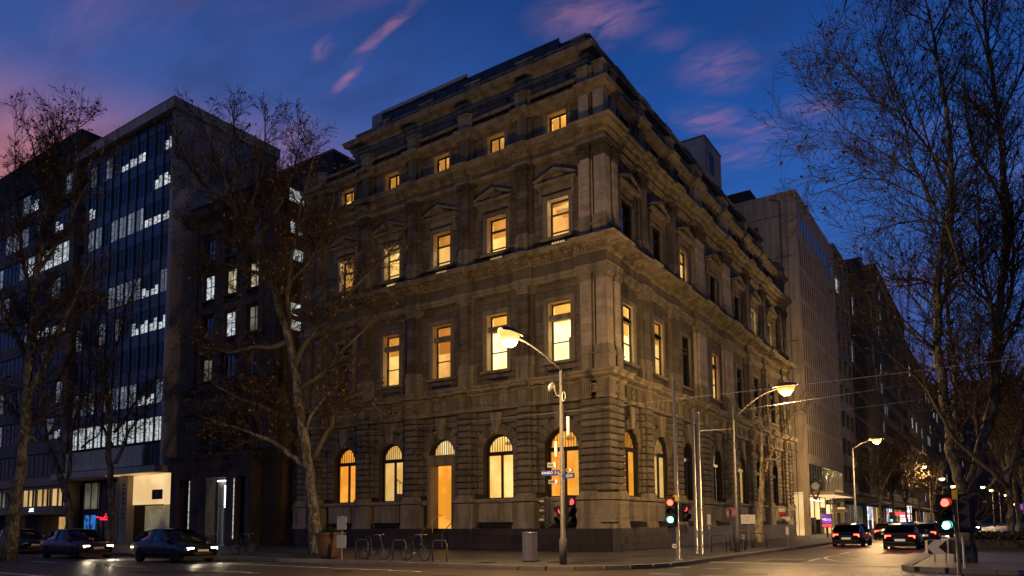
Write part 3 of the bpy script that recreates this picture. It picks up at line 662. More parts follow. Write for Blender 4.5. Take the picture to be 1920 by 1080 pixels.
        if lev == 2:
            for x in (.24, 0):
                dd = (dw + .2) if x else d
                for e, za, zb_ in ((.03, zc_, zc_ + .08), (.0, zc_ + .08, zc_ + .18), (.06, zc_ + .18, zc_ + .28), (.12, zc_ + .28, ze)): q.box(s - w / 2 - x - e, s + w / 2 + x + e, db, dd + e, za, zb_)
        else:
            for x in (.24, 0):                                # leafy capital: bell, two tiers of leaves, volutes and abacus
                dd = (dw + .2) if x else d
                q.box(s - w / 2 - x, s + w / 2 + x, db, dd, zc_, ze - .1); q.box(s - w / 2 - x - .13, s + w / 2 + x + .13, db, dd + .14, ze - .1, ze)
                for tier, (za, h, e) in enumerate(((zc_, .3, .07), (zc_ + .24, .3, .11))):
                    k = 4; ww = (w + 2 * x) / k
                    for j in range(k + tier):
                        c = s - w / 2 - x + ww * (j + (.5 if tier == 0 else 0))
                        q.add([(c - ww * .42, dd, za), (c + ww * .42, dd, za), (c + ww * .3, dd + e, za + h * .8), (c - ww * .3, dd + e, za + h * .8), (c, dd + e + .05, za + h * .72), (c, dd, za + h)], [(0, 1, 2, 3), (3, 2, 4), (2, 5, 4), (5, 3, 4), (0, 3, 5), (1, 5, 2)])
                for sg_ in (-1, 1): c = s + sg_ * (w / 2 + x); q.box(c - .09, c + .09, dd - .05, dd + .15, ze - .26, ze - .1)
        bpart('capital', q, 'sandstone_trim' if lev == 2 else 'soot_stone', o)
    for s, w in allp:
        for lev in (2, 3): pilaster(s, w, lev)
    # ---- entablatures over the second and third storeys
    for lev, parts, base in ((2, (('architrave', [(0, 14.7), (.04, 14.72), (.04, 14.86), (.09, 14.88), (.09, 15.02), (.15, 15.08)]), ('frieze', [(.0, 15.08), (0, 15.72)]), ('cornice', [(.04, 15.72), (.10, 15.78), (.12, 15.98), (.22, 16.02), (.26, 16.12), (.74, 16.14), (.76, 16.26), (.86, 16.31), (.88, 16.36), (.1, 16.42)])), 0),
                             (3, (('architrave', [(0, 21.7), (.04, 21.72), (.04, 21.82), (.10, 21.9)]), ('frieze', [(0, 21.9), (0, 22.2)]), ('cornice', [(.04, 22.2), (.10, 22.24), (.12, 22.44), (.24, 22.5), (.52, 22.53), (.54, 22.66), (.62, 22.70), (.66, 22.78), (.1, 22.83)])), 0)):
        for nm, prof in parts:
            q = M(tf); q.sweep(prof, -.16, 0, L, m0=True); q.sweep(prof, .02, 0, 1.75, m0=True, back=-.3); q.sweep(prof, .02, F.end[0][0] - .5, L, back=-.3)
            for s, w in pil: q.sweep(prof, .0, s - w / 2 - .3, s + w / 2 + .3, back=-.3)
            o = bpart(nm, q, 'sandstone_trim' if nm != 'frieze' else 'sandstone')
            if nm == 'cornice':
                q = M(tf); zd = 15.80 if lev == 2 else 22.26; st = .205
                for k in range(int((L + .1) / st)):
                    s = -.02 + k * st; res = s < 1.7 or s > F.end[0][0] - .5 or any(abs(s - p) < w / 2 + .3 for p, w in pil); b = (.02 if res else -.16) + .11
                    q.box(s, s + .115, b - .02, b + .12, zd, zd + .17)
                bpart('dentils', q, 'sandstone_trim', o, kind='stuff')
                if lev == 2:
                    k = 0; s = .1
                    while s < L - .2:
                        res = s < 1.6 or s > F.end[0][0] - .4 or any(abs(s - p) < w / 2 + .25 for p, w in pil); b = .02 if res else -.16
                        q = M(tf); q.box(s - .09, s + .09, b + .1, b + .68, 16.03, 16.135); q.box(s - .075, s + .075, b + .1, b + .42, 15.96, 16.03)
                        bpart('modillion', q, 'sandstone_trim', o); s += .62
    # ---- attic storey
    zb, zt, z0, z1, w = 22.8, 24.6, 22.95, 24.42, 1.25
    ops = [(s - w / 2, s + w / 2, z0, z1) for s in F.win]
    q = M(tf); wall(q, .3, L, zb, zt + .3, ops, dw - .46, db); bpart('backing_wall', q, 'backing_stone')
    ops2 = [(s - w / 2 - .24, s + w / 2 + .24, z0 - .1, z1 + .13) for s in F.win] + [(s - pw / 2 - .22, s + pw / 2 + .22, zb, zt) for s, pw in allp]
    ashlar(F, .62, L - .02, zb, zt, ops2, db - .02, dw, .42)
    for s in F.win:
        q = M(tf)
        for o_, d_ in ((.24, dw + .05), (.13, dw + .08)):
            q.box(s - w / 2 - o_, s - w / 2 - (o_ - .12), db - .02, d_, z0 - .1, z1 + .12); q.box(s + w / 2 + (o_ - .12), s + w / 2 + o_, db - .02, d_, z0 - .1, z1 + .12)
            if o_ < .2: q.box(s - w / 2, s + w / 2, db - .02, d_, z1, z1 + .12)
        bpart('window_surround', q, 'sandstone_trim')
        window(F, s, w - .02, z0, z1, dw - .38, F.lit[4][F.win.index(s)], 'L4', rs)
    for s, pw in allp:
        q = M(tf); q.box(s - pw / 2 - .2, s + pw / 2 + .2, db, dw + .16, zb, zt); q.box(s - pw / 2, s + pw / 2, db, -.02, zb, zt); bpart('attic_pilaster', q, 'sandstone_pale' if (s, pw) in F.cor or pw > 1.4 else 'sandstone')
    q = M(tf); prof = [(0, 24.55), (.05, 24.58), (.05, 24.68), (.14, 24.74), (.32, 24.82), (.34, 24.94), (.39, 25.02), (0, 25.06)]
    q.sweep(prof, -.22, 0, L, m0=True); q.sweep(prof, .0, 0, 1.6, m0=True, back=-.3); q.sweep(prof, 0, F.end[0][0] - .45, L, back=-.3)
    for s, pw in pil: q.sweep(prof, -.02, s - pw / 2 - .25, s + pw / 2 + .25, back=-.3)
    bpart('attic_cornice', q, 'sandstone_trim')
    peds = [(.22, .6)] + allp
    for s, pw in peds:
        q = M(tf)
        if s == .22 and F is A: q.box(-.05, .55, -.55, .05, 25.05, 26.02); q.box(-.12, .62, -.62, .12, 26.02, 26.14)
        elif s == .22: continue
        else:
            q.box(s - pw / 2 - .2, s + pw / 2 + .2, -.6, -.12, 25.05, 25.98); q.box(s - pw / 2, s + pw / 2, -.6, .02, 25.05, 25.98); q.box(s - pw / 2 - .26, s + pw / 2 + .26, -.66, -.06, 25.98, 26.08); q.box(s - pw / 2 - .07, s + pw / 2 + .07, -.6, .09, 25.975, 26.1)
        bpart('balustrade_pedestal', q, 'sandstone_trim')
    edge = sorted([(s - pw / 2 - .2, s + pw / 2 + .2) for s, pw in peds])
    for (a, b), (c, d) in zip(edge, edge[1:]):
        if c - b < .1: continue
        q = M(tf); q.box(b, c, -.52, -.2, 25.05, 25.16); q.box(b, c, -.54, -.16, 25.62, 25.78); o = bpart('balustrade', q, 'sandstone_trim')
        k = int((c - b) / .25)
        if k < 1: continue
        q = M(tf)
        for j in range(k):
            x = b + (c - b) * (j + .5) / k; q.lathe(x, -.36, [(.07, 25.16), (.05, 25.2), (.085, 25.3), (.05, 25.44), (.045, 25.56), (.075, 25.62)], 6)
        bpart('balusters', q, 'soot_stone', o, kind='stuff')
    # ---- set-back top storey
    st = -1.85; s0 = -st; Lt = L - 3.2
    q = M(tf); q.box(s0 + .05, Lt, st - .6, st, 24.9, 27.7); bpart('backing_wall', q, 'backing_stone')
    vents = F.win
    ashlar(F, s0, Lt, 25.0, 27.62, [(s - .16, s + .16, 27.1, 27.4) for s in vents], st - .02, st + .06, .6, 1.7)
    for i, s in enumerate(vents):
        if s > Lt - .5: continue
        q = M(tf); q.box(s - .15, s + .15, st, st + .02, 27.1, 27.4); bpart('wall_vent', q, 'iron')
        q = M(tf)
        for sg_ in (-1, 1): x = s + sg_ * 1.05; q.box(x - .32, x + .32, st + .05, st + .12, 25.6, 26.95)
        q.prism([(s - .5, 26.2), (s + .5, 26.2), (s, 26.75)], st + .05, st + .14) if i % 2 == 0 else q.box(s - .6, s + .6, st + .05, st + .2, 26.35, 26.5)
        bpart('wall_panel', q, 'sandstone_trim')
    q = M(tf); prof = [(.06, 27.55), (.12, 27.62), (.12, 27.8), (.22, 27.9), (.26, 28.06), (.56, 28.18), (.58, 28.34), (.66, 28.44), (.66, 28.5), (0, 28.54)]
    pr = [(st + d, z) for d, z in prof]
    q.sweep(prof, st, s0, Lt, m0=True, m1=True, L1=Lt - st, back=st - .5)
    bpart('roof_cornice', q, 'sandstone_trim')
    k = 0; x = s0 + .05
    while x < Lt - .9:
        wp = 1.15 if k else .9
        q = M(tf); q.box(x, x + wp, st - .45, st + .1, 28.52, 29.22); q.box(x - .06, x + wp + .06, st - .5, st + .16, 29.22, 29.36); q.box(x + .3, x + wp - .3, st + .1, st + .16, 28.6, 29.2) ; bpart('parapet_pedestal', q, 'sandstone_trim')
        nx = x + wp; gap = 2.7; ne = min(nx + gap, Lt - .1)
        q = M(tf); q.box(nx, ne, st - .4, st + .02, 28.52, 28.66); q.box(nx, ne, st - .42, st + .05, 29.05, 29.2); o = bpart('parapet', q, 'sandstone_trim')
        q = M(tf); kk = max(1, int((ne - nx) / .27))
        for j in range(kk): c = nx + (ne - nx) * (j + .5) / kk; q.lathe(c, st - .2, [(.07, 28.66), (.05, 28.7), (.085, 28.8), (.045, 28.94), (.07, 29.05)], 6)
        bpart('balusters', q, 'soot_stone', o, kind='stuff')
        x = ne; k += 1
facade(A); facade(B)
# ---- the corner pier that both fronts share
q = M(); q.box(-.75, -.06, .06, .75, 1.3, 24.6); bpart('backing_wall', q, 'backing_stone')
nc = 13
for i in range(nc):
    za, zb_ = 3.22 + 4.76 * i / nc, 3.22 + 4.76 * (i + 1) / nc
    q = M(); q.add(*(lambda c, z0, z1: ([(x, y, z) for e, z in ((.055, z0), (0, z0 + .055), (0, z1 - .055), (.055, z1)) for x, y in ((-.82 + e, -.06 + e), (.06 - e, -.06 + e), (.06 - e, .82 - e), (-.82 + e, .82 - e))], [(4 * k + j, 4 * k + (j + 1) % 4, 4 * k + 4 + (j + 1) % 4, 4 * k + 4 + j) for k in range(3) for j in range(4)] + [(3, 2, 1, 0), (12, 13, 14, 15)]))(0, za + .022, zb_ - .022)); STN.append((1, q))
q = M(); q.box(-.92, .14, -.14, .92, 0, 1.30); bpart('granite_plinth', q, 'granite')
q = M(); q.box(-.9, .125, -.125, .9, 1.62, 2.72); q.box(-1.0, .185, -.185, 1.0, 1.304, 1.55); q.box(-1.02, .195, -.195, 1.02, 2.765, 2.957); q.box(-.9, .155, -.155, .9, 2.957, 3.13)
for x0, x1, z0, z1 in ((-.75, -.05, 2.5, 2.55), (-.75, -.05, 1.82, 1.87), (-.75, -.7, 1.87, 2.5), (-.1, -.05, 1.87, 2.5)): q.box(x0, x1, -.155, -.125, z0, z1); q.box(.125, .155, -x1, -x0, z0, z1)
bpart('pier_pedestal', q, 'sandstone_trim')
for lev, (zb, zp, zs_, zc_, ze) in {2: (9.42, 10.34, 10.77, 14.28, 14.7), 3: (16.30, 17.25, 17.72, 20.91, 21.7)}.items():
    q = M()
    for k in range(9): za, zb_ = zs_ + (zc_ - zs_) * k / 9, zs_ + (zc_ - zs_) * (k + 1) / 9; q.box(-.62, .02, -.02, .62, za + .004, zb_ - .004)
    o = bpart('pilaster', q, 'sandstone_pale')
    q = M()
    for e, za, zb_ in ((.08, zb, zp - .06), (.14, zp - .06, zp + .02), (.10, zp + .02, zp + .16), (.05, zp + .16, zs_ + .004)): q.box(-.62 - e, .02 + e, -.02 - e, .62 + e, za, zb_)
    bpart('base', q, 'sandstone_trim', o)
    q = M()
    if lev == 2:
        for e, za, zb_ in ((.03, zc_, zc_ + .08), (.0, zc_ + .08, zc_ + .18), (.06, zc_ + .18, zc_ + .28), (.12, zc_ + .28, ze)): q.box(-.62 - e, .02 + e, -.02 - e, .62 + e, za, zb_)
    else:
        q.box(-.62, .02, -.02, .62, zc_, ze - .1); q.box(-.76, .16, -.16, .76, ze - .1, ze)
        for tier, (za, h, e) in enumerate(((zc_, .3, .07), (zc_ + .24, .3, .11))):
            for j in range(4 + tier):
                for fa in (0, 1):
                    c = .62 - .16 * (j + (.5 if tier == 0 else 0)); g = [(c - .07, .02, za), (c + .07, .02, za), (c + .05, .02 + e, za + h * .8), (c - .05, .02 + e, za + h * .8), (c, .07 + e, za + h * .72), (c, .02, za + h)]
                    g = [(-p[0], -p[1], p[2]) if fa == 0 else (p[1], p[0], p[2]) for p in g]
                    q.add(g, [(0, 1, 2, 3), (3, 2, 4), (2, 5, 4), (5, 3, 4), (0, 3, 5), (1, 5, 2)])
    bpart('capital', q, 'sandstone_trim' if lev == 2 else 'soot_stone', o)
q = M(); q.box(-.62, .0, .0, .62, 22.82, 24.6); bpart('attic_pilaster', q, 'sandstone_pale')
# ---- the arched ground-floor windows and the doorway
def arch_window(F, s, lit, gl, amber=False, stair=False):
    tf = F.tf; dg = F.dw - (.5 if F is A else .24); r = 1.03; zs = 5.62; z0 = 2.96
    q = M(tf); n = 14
    def ringbar(r0, r1, d0, d1):
        for k in range(n):
            a0, a1 = pi * k / n, pi * (k + 1) / n
            q.prism([(s - r0 * cos(a0), zs + r0 * sin(a0)), (s - r0 * cos(a1), zs + r0 * sin(a1)), (s - r1 * cos(a1), zs + r1 * sin(a1)), (s - r1 * cos(a0), zs + r1 * sin(a0))], d0, d1)
    ringbar(r - .10, r, dg - .05, dg + .07)
    q.box(s - r, s - r + .11, dg - .05, dg + .07, z0, zs); q.box(s + r - .11, s + r, dg - .05, dg + .07, z0, zs); q.box(s - r + .11, s + r - .11, dg - .05, dg + .07, z0, z0 + .09)
    q.box(s - r + .11, s + r - .11, dg - .05, dg + .08, zs - .16, zs + .06); q.box(s - .06, s + .06, dg - .05, dg + .06, z0 + .09, zs - .16)
    o = bpart('arched_window', q, 'dark_timber')
    q = M(tf)
    for k in range(1, 12): x = s - r + 2 * r * k / 12; q.box(x - .012, x + .012, dg - .02, dg + .02, zs + .06, zs + sqrt(max(.01, (r - .1) ** 2 - (x - s) ** 2)))
    bpart('fanlight_bars', q, 'dark_timber', o)
    for sg in (-1, 1):
        q = M(tf); a, b = (s - r + .11, s - .06) if sg < 0 else (s + .06, s + r - .11); q.box(a, b, dg - .012, dg - .004, z0 + .09, zs - .16); bpart('pane', q, gl, o)
    q = M(tf); q.prism([(s - (r - .1) * cos(pi * k / n), zs + .06 + (r - .16) * sin(pi * k / n)) for k in range(n + 1)], dg - .012, dg - .004); bpart('fanlight', q, gl, o)
    if lit:
        q = M(tf); a, b, c, d, e, f = s - r - .45, s + r + .45, dg - 2.4, dg - .12, 2.3, 7.0
        q.add([(a, c, e), (b, c, e), (b, c, f), (a, c, f)], [(0, 1, 2, 3)], 0); q.add([(a, c, e), (a, d, e), (a, d, f), (a, c, f)], [(0, 1, 2, 3)], 1); q.add([(b, c, e), (b, d, e), (b, d, f), (b, c, f)], [(0, 1, 2, 3)], 1)
        q.add([(a, c, f), (b, c, f), (b, d, f), (a, d, f)], [(0, 1, 2, 3)], 2); q.add([(a, c, e), (b, c, e), (b, d, e), (a, d, e)], [(0, 1, 2, 3)], 3)
        bpart('room', q, ['room_amber', 'room_amber', 'room_wall', 'room_plaster'] if amber else ['room_wall', 'room_side', 'room_ceiling', 'room_plaster'], o)
        if stair:
            q = M(tf)
            q.tube([(s + 1.0, dg - 1.2, 4.5), (s - 1.2, dg - 1.2, 3.1)], .03, 5); q.tube([(s - .9, dg - 1.6, 4.9), (s + .1, dg - 1.6, 5.5)], .03, 5)
            for k in range(9): x = s + 1.0 - k * .24; q.tube([(x, dg - 1.2, 2.9), (x, dg - 1.2, 4.5 - (s + 1.0 - x) * .636)], .012, 4)
            for k in range(8): x = s + 1.0 - k * .28; q.box(x - .28, x, dg - 2.2, dg - 1.1, 2.4, 3.55 - k * .16)
            bpart('staircase', q, 'iron', o)
        else:
            q = M(tf); q.box(s - .95, s - .35, dg - 1.9, dg - 1.5, 2.4, 3.6); q.box(s - .3, s - .1, dg - 2.36, dg - 2.3, 3.8, 4.5); q.lathe(s + .5, dg - 1.4, [(.03, 6.2), (.2, 6.22), (.26, 6.35), (.03, 6.5)], 10); bpart('furniture', q, 'sign_white', o)
    return o
for i, s in enumerate(A.win):
    if i == 2: continue
    arch_window(A, s, 1, 'clear_glass', amber=i in (0, 4), stair=i == 3)
for i, s in enumerate(B.win): arch_window(B, s, B.lit[1][i], 'clear_glass' if B.lit[1][i] else 'dark_glass', amber=i == 0)
# doorway: fanlight, lintel, jambs, inner hall with an arched door, steps and handrails
s = A.win[2]; dg = A.dw - .5
q = M(FA); q.box(s - 1.03, s + 1.03, A.dw - .7, A.dw + .12, 5.08, 5.52); q.box(s - 1.12, s + 1.12, A.dw - .5, A.dw + .2, 5.52, 5.66); q.box(s - 1.03, s - .80, A.dw - .7, A.dw + .05, 1.3, 5.08); q.box(s + .80, s + 1.03, A.dw - .7, A.dw + .05, 1.3, 5.08); door = bpart('doorcase', q, 'sandstone_trim')
q = M(FA); n = 14; r = 1.03
for k in range(n):
    a0, a1 = pi * k / n, pi * (k + 1) / n; q.prism([(s - .93 * cos(a0), 5.66 + .93 * sin(a0)), (s - .93 * cos(a1), 5.66 + .93 * sin(a1)), (s - r * cos(a1), 5.66 + (r - .04) * sin(a1)), (s - r * cos(a0), 5.66 + (r - .04) * sin(a0))], dg - .05, dg + .06)
q.box(s - r, s + r, dg - .05, dg + .07, 5.665, 5.73)
for k in range(1, 12): x = s - r + 2 * r * k / 12; q.box(x - .012, x + .012, dg - .02, dg + .02, 5.73, 5.66 + sqrt(max(.01, .93 ** 2 - (x - s) ** 2)))
bpart('fanlight_frame', q, 'dark_timber', door)
q = M(FA); q.prism([(s - .93 * cos(pi * k / n), 5.70 + .9 * sin(pi * k / n)) for k in range(n + 1)], dg - .03, dg - .02); bpart('fanlight', q, 'room_ceiling', door)
q = M(FA); a, b, c, d, e, f = s - 1.6, s + 1.6, dg - 3.2, dg - .25, .9, 5.2
q.add([(a, c, e), (b, c, e), (b, c, f), (a, c, f)], [(0, 1, 2, 3)], 0); q.add([(a, c, e), (a, d, e), (a, d, f), (a, c, f)], [(0, 1, 2, 3)], 0); q.add([(b, c, e), (b, d, e), (b, d, f), (b, c, f)], [(0, 1, 2, 3)], 0)
q.add([(a, c, f), (b, c, f), (b, d, f), (a, d, f)], [(0, 1, 2, 3)], 0); q.add([(a, c, e), (b, c, e), (b, d, e), (a, d, e)], [(0, 1, 2, 3)], 1)
bpart('entrance_hall', q, ['room_amber', 'room_plaster'], door)
q = M(FA); x = s + 1.35; q.prism([(x - .5, 1.0), (x + .5, 1.0)] + [(x + .5 * cos(pi * k / 8), 2.9 + .5 * sin(pi * k / 8)) for k in range(9)], dg - 3.18, dg - 3.05); bpart('inner_door', q, 'dark_timber', door)
q = M(FA)
for k in range(7): q.box(s - 1.0, s + 1.0, -1.2 + k * .01, .5 - k * .28, .13 + k * .167, .13 + (k + 1) * .167)
bpart('steps', q, 'granite', door)
q = M(FA)
for sg in (-.8, .8): q.tube([(s + sg, .45, .13), (s + sg, .45, 1.05), (s + sg, -1.1, 2.1), (s + sg, -1.5, 2.1)], .025, 6); q.tube([(s + sg, -.6, 1.0), (s + sg, -.6, 1.76)], .02, 6)
bpart('handrail', q, 'stainless', door)
# ---- wall stones: the largest in view are parts, the rest one joined part
STN.sort(key=lambda t: -t[0])
for k, (a, q) in enumerate(STN[:298]): bpart('stone', q, 'sandstone')
q = M()
for a, p in STN[298:]:
    o = len(q.v); q.v += p.v; q.f += [[o + i for i in f] for f in p.f]; q.mi += p.mi
bpart('stones', q, 'sandstone', kind='stuff')
# ---- body of the building, roof, roof additions
q = M(); q.box(-23.6, -4.2, 4.2, 38.7, .2, 25.0); q.box(-23.6, -4.0, 3.95, 4.15, .2, 22); bpart('inner_core', q, 'far_wall_dark')  # unseen inner block added so no light leaks through the hollow shell
q = M(); q.box(-23.68, -.3, .3, 38.85, 24.95, 25.02); q.box(-20.4, -1.9, 1.9, 35.6, 27.7, 28.5); bpart('roof', q, 'roof_metal')
q = M(); q.box(-20.45, -20.2, 1.9, 35.6, 25.02, 28.5); q.box(-20.4, -2.4, 35.45, 35.65, 25.02, 28.5); bpart('back_wall', q, 'far_wall')
pent = M(); pent.box(-18.6, -4.3, 2.7, 20, 28.52, 30.55); pent.box(-4.3, -3.1, 2.9, 18, 28.52, 30.3); pen = bpart('rooftop_storey', pent, 'roof_metal')
for k in range(15):
    q = M(); x = -18.5 + k * .96; q.box(x + .02, x + .92, 2.62, 2.70, 28.7, 30.5); bpart('cladding_panel', q, 'roof_metal', pen)
q = M(); q.box(-19.6, -18.62, 2.6, 14, 28.52, 30.75); q.box(-18.6, -11, 2.5, 2.62, 30.5, 30.72); bpart('stair_head', q, 'pale_metal')
q = M(); 
for dx in (0, .6): q.tube([(-2.6 - dx, 14.5, 28.5), (-2.6 - dx, 14.5, 30.2), (-2.7 - dx, 15.2, 30.5), (-2.7 - dx, 15.9, 30.2), (-2.7 - dx, 15.9, 29.6)], .03, 5)
bpart('roof_ladder', q, 'galv_steel')
# ================================================================ the dark stone building beside the bank
sb = thing('stone_building', 'dark brown stone building with a wide entrance portal squeezed between bank and office tower', 'building', (-32, 0, 0))
def sp(name, mm, mt, parent=sb, **k):
    o = ob(name, mm, mt, parent, **k)
    if parent is sb: o.matrix_parent_inverse = Matrix.Translation((32, 0, 0))
    return o
SB0, SB1 = 26.3, 37.5
q = M(FA); wins = []
for rz0, rz1 in ((22.5, 24.4), (19.35, 21.4), (16.0, 18.0), (12.85, 14.65)):
    for s in (29.3, 32.15, 35.0): wins.append((s - .66, s + .66, rz0, rz1))
for s in (29.7, 31.2, 33.0, 34.5): wins.append((s - .38, s + .38, 7.75, 9.9))
port = [(28.75, 29.95, .13, 5.15), (31.0, 33.45, .13, 5.15), (35.6, 37.0, .13, 5.15)]
wall(q, SB0, SB1, .1, 26.2, wins + port, -.6, -.25); sp('wall', q, 'backing_stone')
q = M(FA); q.box(SB0, SB1, -14, -.65, .1, 26.0); q.box(SB0 + .3, SB1 - .3, -13.7, -.7, 26.0, 27.2); sp('body', q, 'brown_trim')
rs2 = random.Random(5); BL = []
q0 = STN; STN = []
n = 34; zz = [7.1 + (25.9 - 7.1) * i / n for i in range(n + 1)]
for i, (a, b) in enumerate(zip(zz, zz[1:])):
    for x, y in cuts(SB0, SB1, a, b, [(u - .12, v + .12, c - .1, d + .1) for u, v, c, d in wins]):
        l = y - x; k = max(1, round(l / .85)); e = [x + l * (j + ((.25 if i % 2 else -.25) if 0 < j < k else 0)) / k for j in range(k + 1)]
        for p_, q_ in zip(e, e[1:]): m = M(FA); m.stone(p_ + .006, q_ - .006, -.27, -.1 + rs2.uniform(0, .05), a + .006, b - .006, .03); BL.append((sizeof(A, p_, q_ - p_, b - a), m))
STN = q0
BL.sort(key=lambda t: -t[0])
for a, m in BL[:290]: sp('stone', m, 'brown_stone')
q = M()
for a, p in BL[290:]:
    o = len(q.v); q.v += p.v; q.f += [[o + i for i in f] for f in p.f]; q.mi += p.mi
sp('stones', q, 'brown_stone', kind='stuff')
q = M(FA); q.sweep([(0, 25.6), (.1, 25.7), (.15, 25.85), (.65, 26.0), (.75, 26.25), (.8, 26.4), (0, 26.5)], 0, SB0 - .3, SB1 + .2, back=-.6); q.box(SB0, SB1, -.5, .05, 26.5, 27.15); q.box(SB0 - .1, SB1 + .1, -.55, .15, 27.15, 27.3); sp('cornice', q, 'brown_trim')
q = M(FA); q.sweep([(0, 11.5), (.1, 11.7), (.35, 11.95), (.4, 12.2), (0, 12.3)], 0, SB0, SB1, back=-.6); q.sweep([(0, 10.2), (.12, 10.35), (.15, 10.6), (0, 10.65)], 0, SB0, SB1, back=-.6); sp('string_course', q, 'brown_trim')
for s in (28.9, 30.45, 32.1, 33.75, 35.3):
    q = M(FA); q.lathe(s, .0, [(.3, 7.3), (.3, 7.45), (.24, 7.5), (.22, 9.85), (.27, 9.9), (.32, 10.0), (.32, 10.2)], 12); sp('column', q, 'brown_trim')
for s in (26.6, 28.2, 36.6): q = M(FA); q.box(s - .28, s + .28, -.3, .06, 12.4, 25.6); q.box(s - .34, s + .34, -.3, .1, 25.2, 25.6); sp('pilaster', q, 'brown_trim')
for i, (s0, s1, z0, z1) in enumerate(wins):
    q = M(FA); w = s1 - s0
    for x0, x1, a, b in ((s0, s0 + .06, z0, z1), (s1 - .06, s1, z0, z1), (s0 + .06, s1 - .06, z1 - .06, z1), (s0 + .06, s1 - .06, z0, z0 + .06), ((s0 + s1) / 2 - .03, (s0 + s1) / 2 + .03, z0 + .06, z1 - .06), (s0 + .06, s1 - .06, z0 + (z1 - z0) * .55, z0 + (z1 - z0) * .55 + .05)): q.box(x0, x1, -.42, -.34, a, b)
    q.box(s0 - .12, s1 + .12, -.3, .0, z0 - .14, z0 - .01)
    o = sp('window', q, 'iron')
    q = M(FA); q.box(s0 + .06, s1 - .06, -.40, -.38, z0 + .06, z1 - .06)
    sp('pane', q, {3: 'stone_bld_lit', 4: 'stone_bld_lit', 5: 'office_glow', 7: 'office_glow', 6: 'dim_office', 11: 'dim_office'}.get(i, 'dark_glass'), o)
# portal
q = M(FA); q.box(28.0, 28.75, -.3, .55, .13, 5.15); q.box(29.95, 31.0, -.3, .55, .13, 5.15); q.box(33.45, 35.6, -.3, .55, .13, 5.15); q.box(37.0, 38.2, -.3, .55, .13, 5.15); q.box(28.0, 38.2, -.3, .55, 5.15, 6.7); q.box(27.9, 38.3, -.3, .68, 6.7, 6.95); q.box(28.2, 38, -.3, .6, 6.5, 6.7); sp('portal', q, 'brown_trim')
txt = text('lettering', 'SOCIETY  BUILDING', .62, 'brown_stone', sb, (-33.0, -.56, 5.85), RA, .03); txt.matrix_parent_inverse = Matrix.Translation((32, 0, 0))
q = M(FA); q.box(31.0, 33.45, -.58, -.55, .13, 5.12); q.box(31.0, 33.45, -.55, -.3, 5.05, 5.14); lob = sp('lobby', q, 'concrete_light')
q = M(FA); q.box(31.1, 33.3, -.34, -.28, 4.9, 4.97); q.box(31.2, 31.9, -.5, -.46, 3.15, 3.25); q.box(32.5, 32.62, -.5, -.46, .3, 4.6); sp('tube_light', q, 'white_tube', lob)
q = M(FA)
for x in (31.2, 32.2, 33.3): q.box(x - .03, x + .03, -.45, -.38, .13, 4.9)
q.box(31.0, 33.4, -.45, -.38, 3.0, 3.08); sp('door_frame', q, 'galv_steel', lob)
q = M(FA); q.box(31.05, 31.75, .1, .16, .2, 2.9); o = sp('door_panel', q, 'sign_grey', lob)
text('lettering', 'occ', .34, 'lettering', lob, (-31.4, -.18, 1.75), RA).matrix_parent_inverse = Matrix.Identity(4)
for s in (29.98, 35.58): q = M(FA); q.box(s - .03, s + .03, .56, .6, .6, 5.0); sp('strip_light', q, 'office_glow_even')
for i, (a, b, z0, z1) in enumerate(((.75, 2.4, 25.6, 26.55), (1.1, 2.5, 21.2, 22.0), (1.1, 2.4, 17.0, 17.9), (1.1, 2.4, 15.9, 16.6), (.9, 2.4, 23.2, 24.0))):
    q = M(); q.box(-26.32, -26.24, a, b, z0 - .05, z1 + .05); o = sp('window', q, 'iron'); q = M(); q.box(-26.25, -26.22, a + .06, b - .06, z0, z1); sp('pane', q, 'office_glow_even' if i in (0, 2) else 'office_glow', o)
# rough stone lane wall with gate between that building and the bank
lw = thing('lane_wall', 'rough warm stone wall closing the narrow lane left of the bank', 'wall', (-25, 1.6, 0))
rs2 = random.Random(8); k = 0
q = M(); q.box(-1.2, 1.25, .02, .5, 0, 6.4); ob('backing_wall', q, 'backing_stone', lw)
for i in range(13):
    z = .13 + i * .475; x = -1.25
    while x < 1.22:
        w = rs2.uniform(.35, .7) if x > -1.2 else (.45 if i % 2 else .28); e = min(x + w, 1.25); q = M(lambda s, d, z_: (s, -d, z_)); q.flip = False; q.stone(x + .015, e - .015, -.05, rs2.uniform(.0, .07), z + .015, z + .46, .05); ob('stone', q, 'sandstone', lw); x = e
gt = thing('iron_gate', 'black spiked iron gate standing across the lane mouth left of the bank', 'gate', (-25, .6, .13))
q = M(); q.box(-1.2, 1.2, -.02, .02, .25, .31); q.box(-1.2, 1.2, -.02, .02, 1.7, 1.76); ob('rail', q, 'iron', gt)
for k in range(16): q = M(); q.tube([(-1.15 + k * .153, 0, .02), (-1.15 + k * .153, 0, 2.2 + .2 * (k % 2))], [.018, .012], 5); ob('bar', q, 'iron', gt)
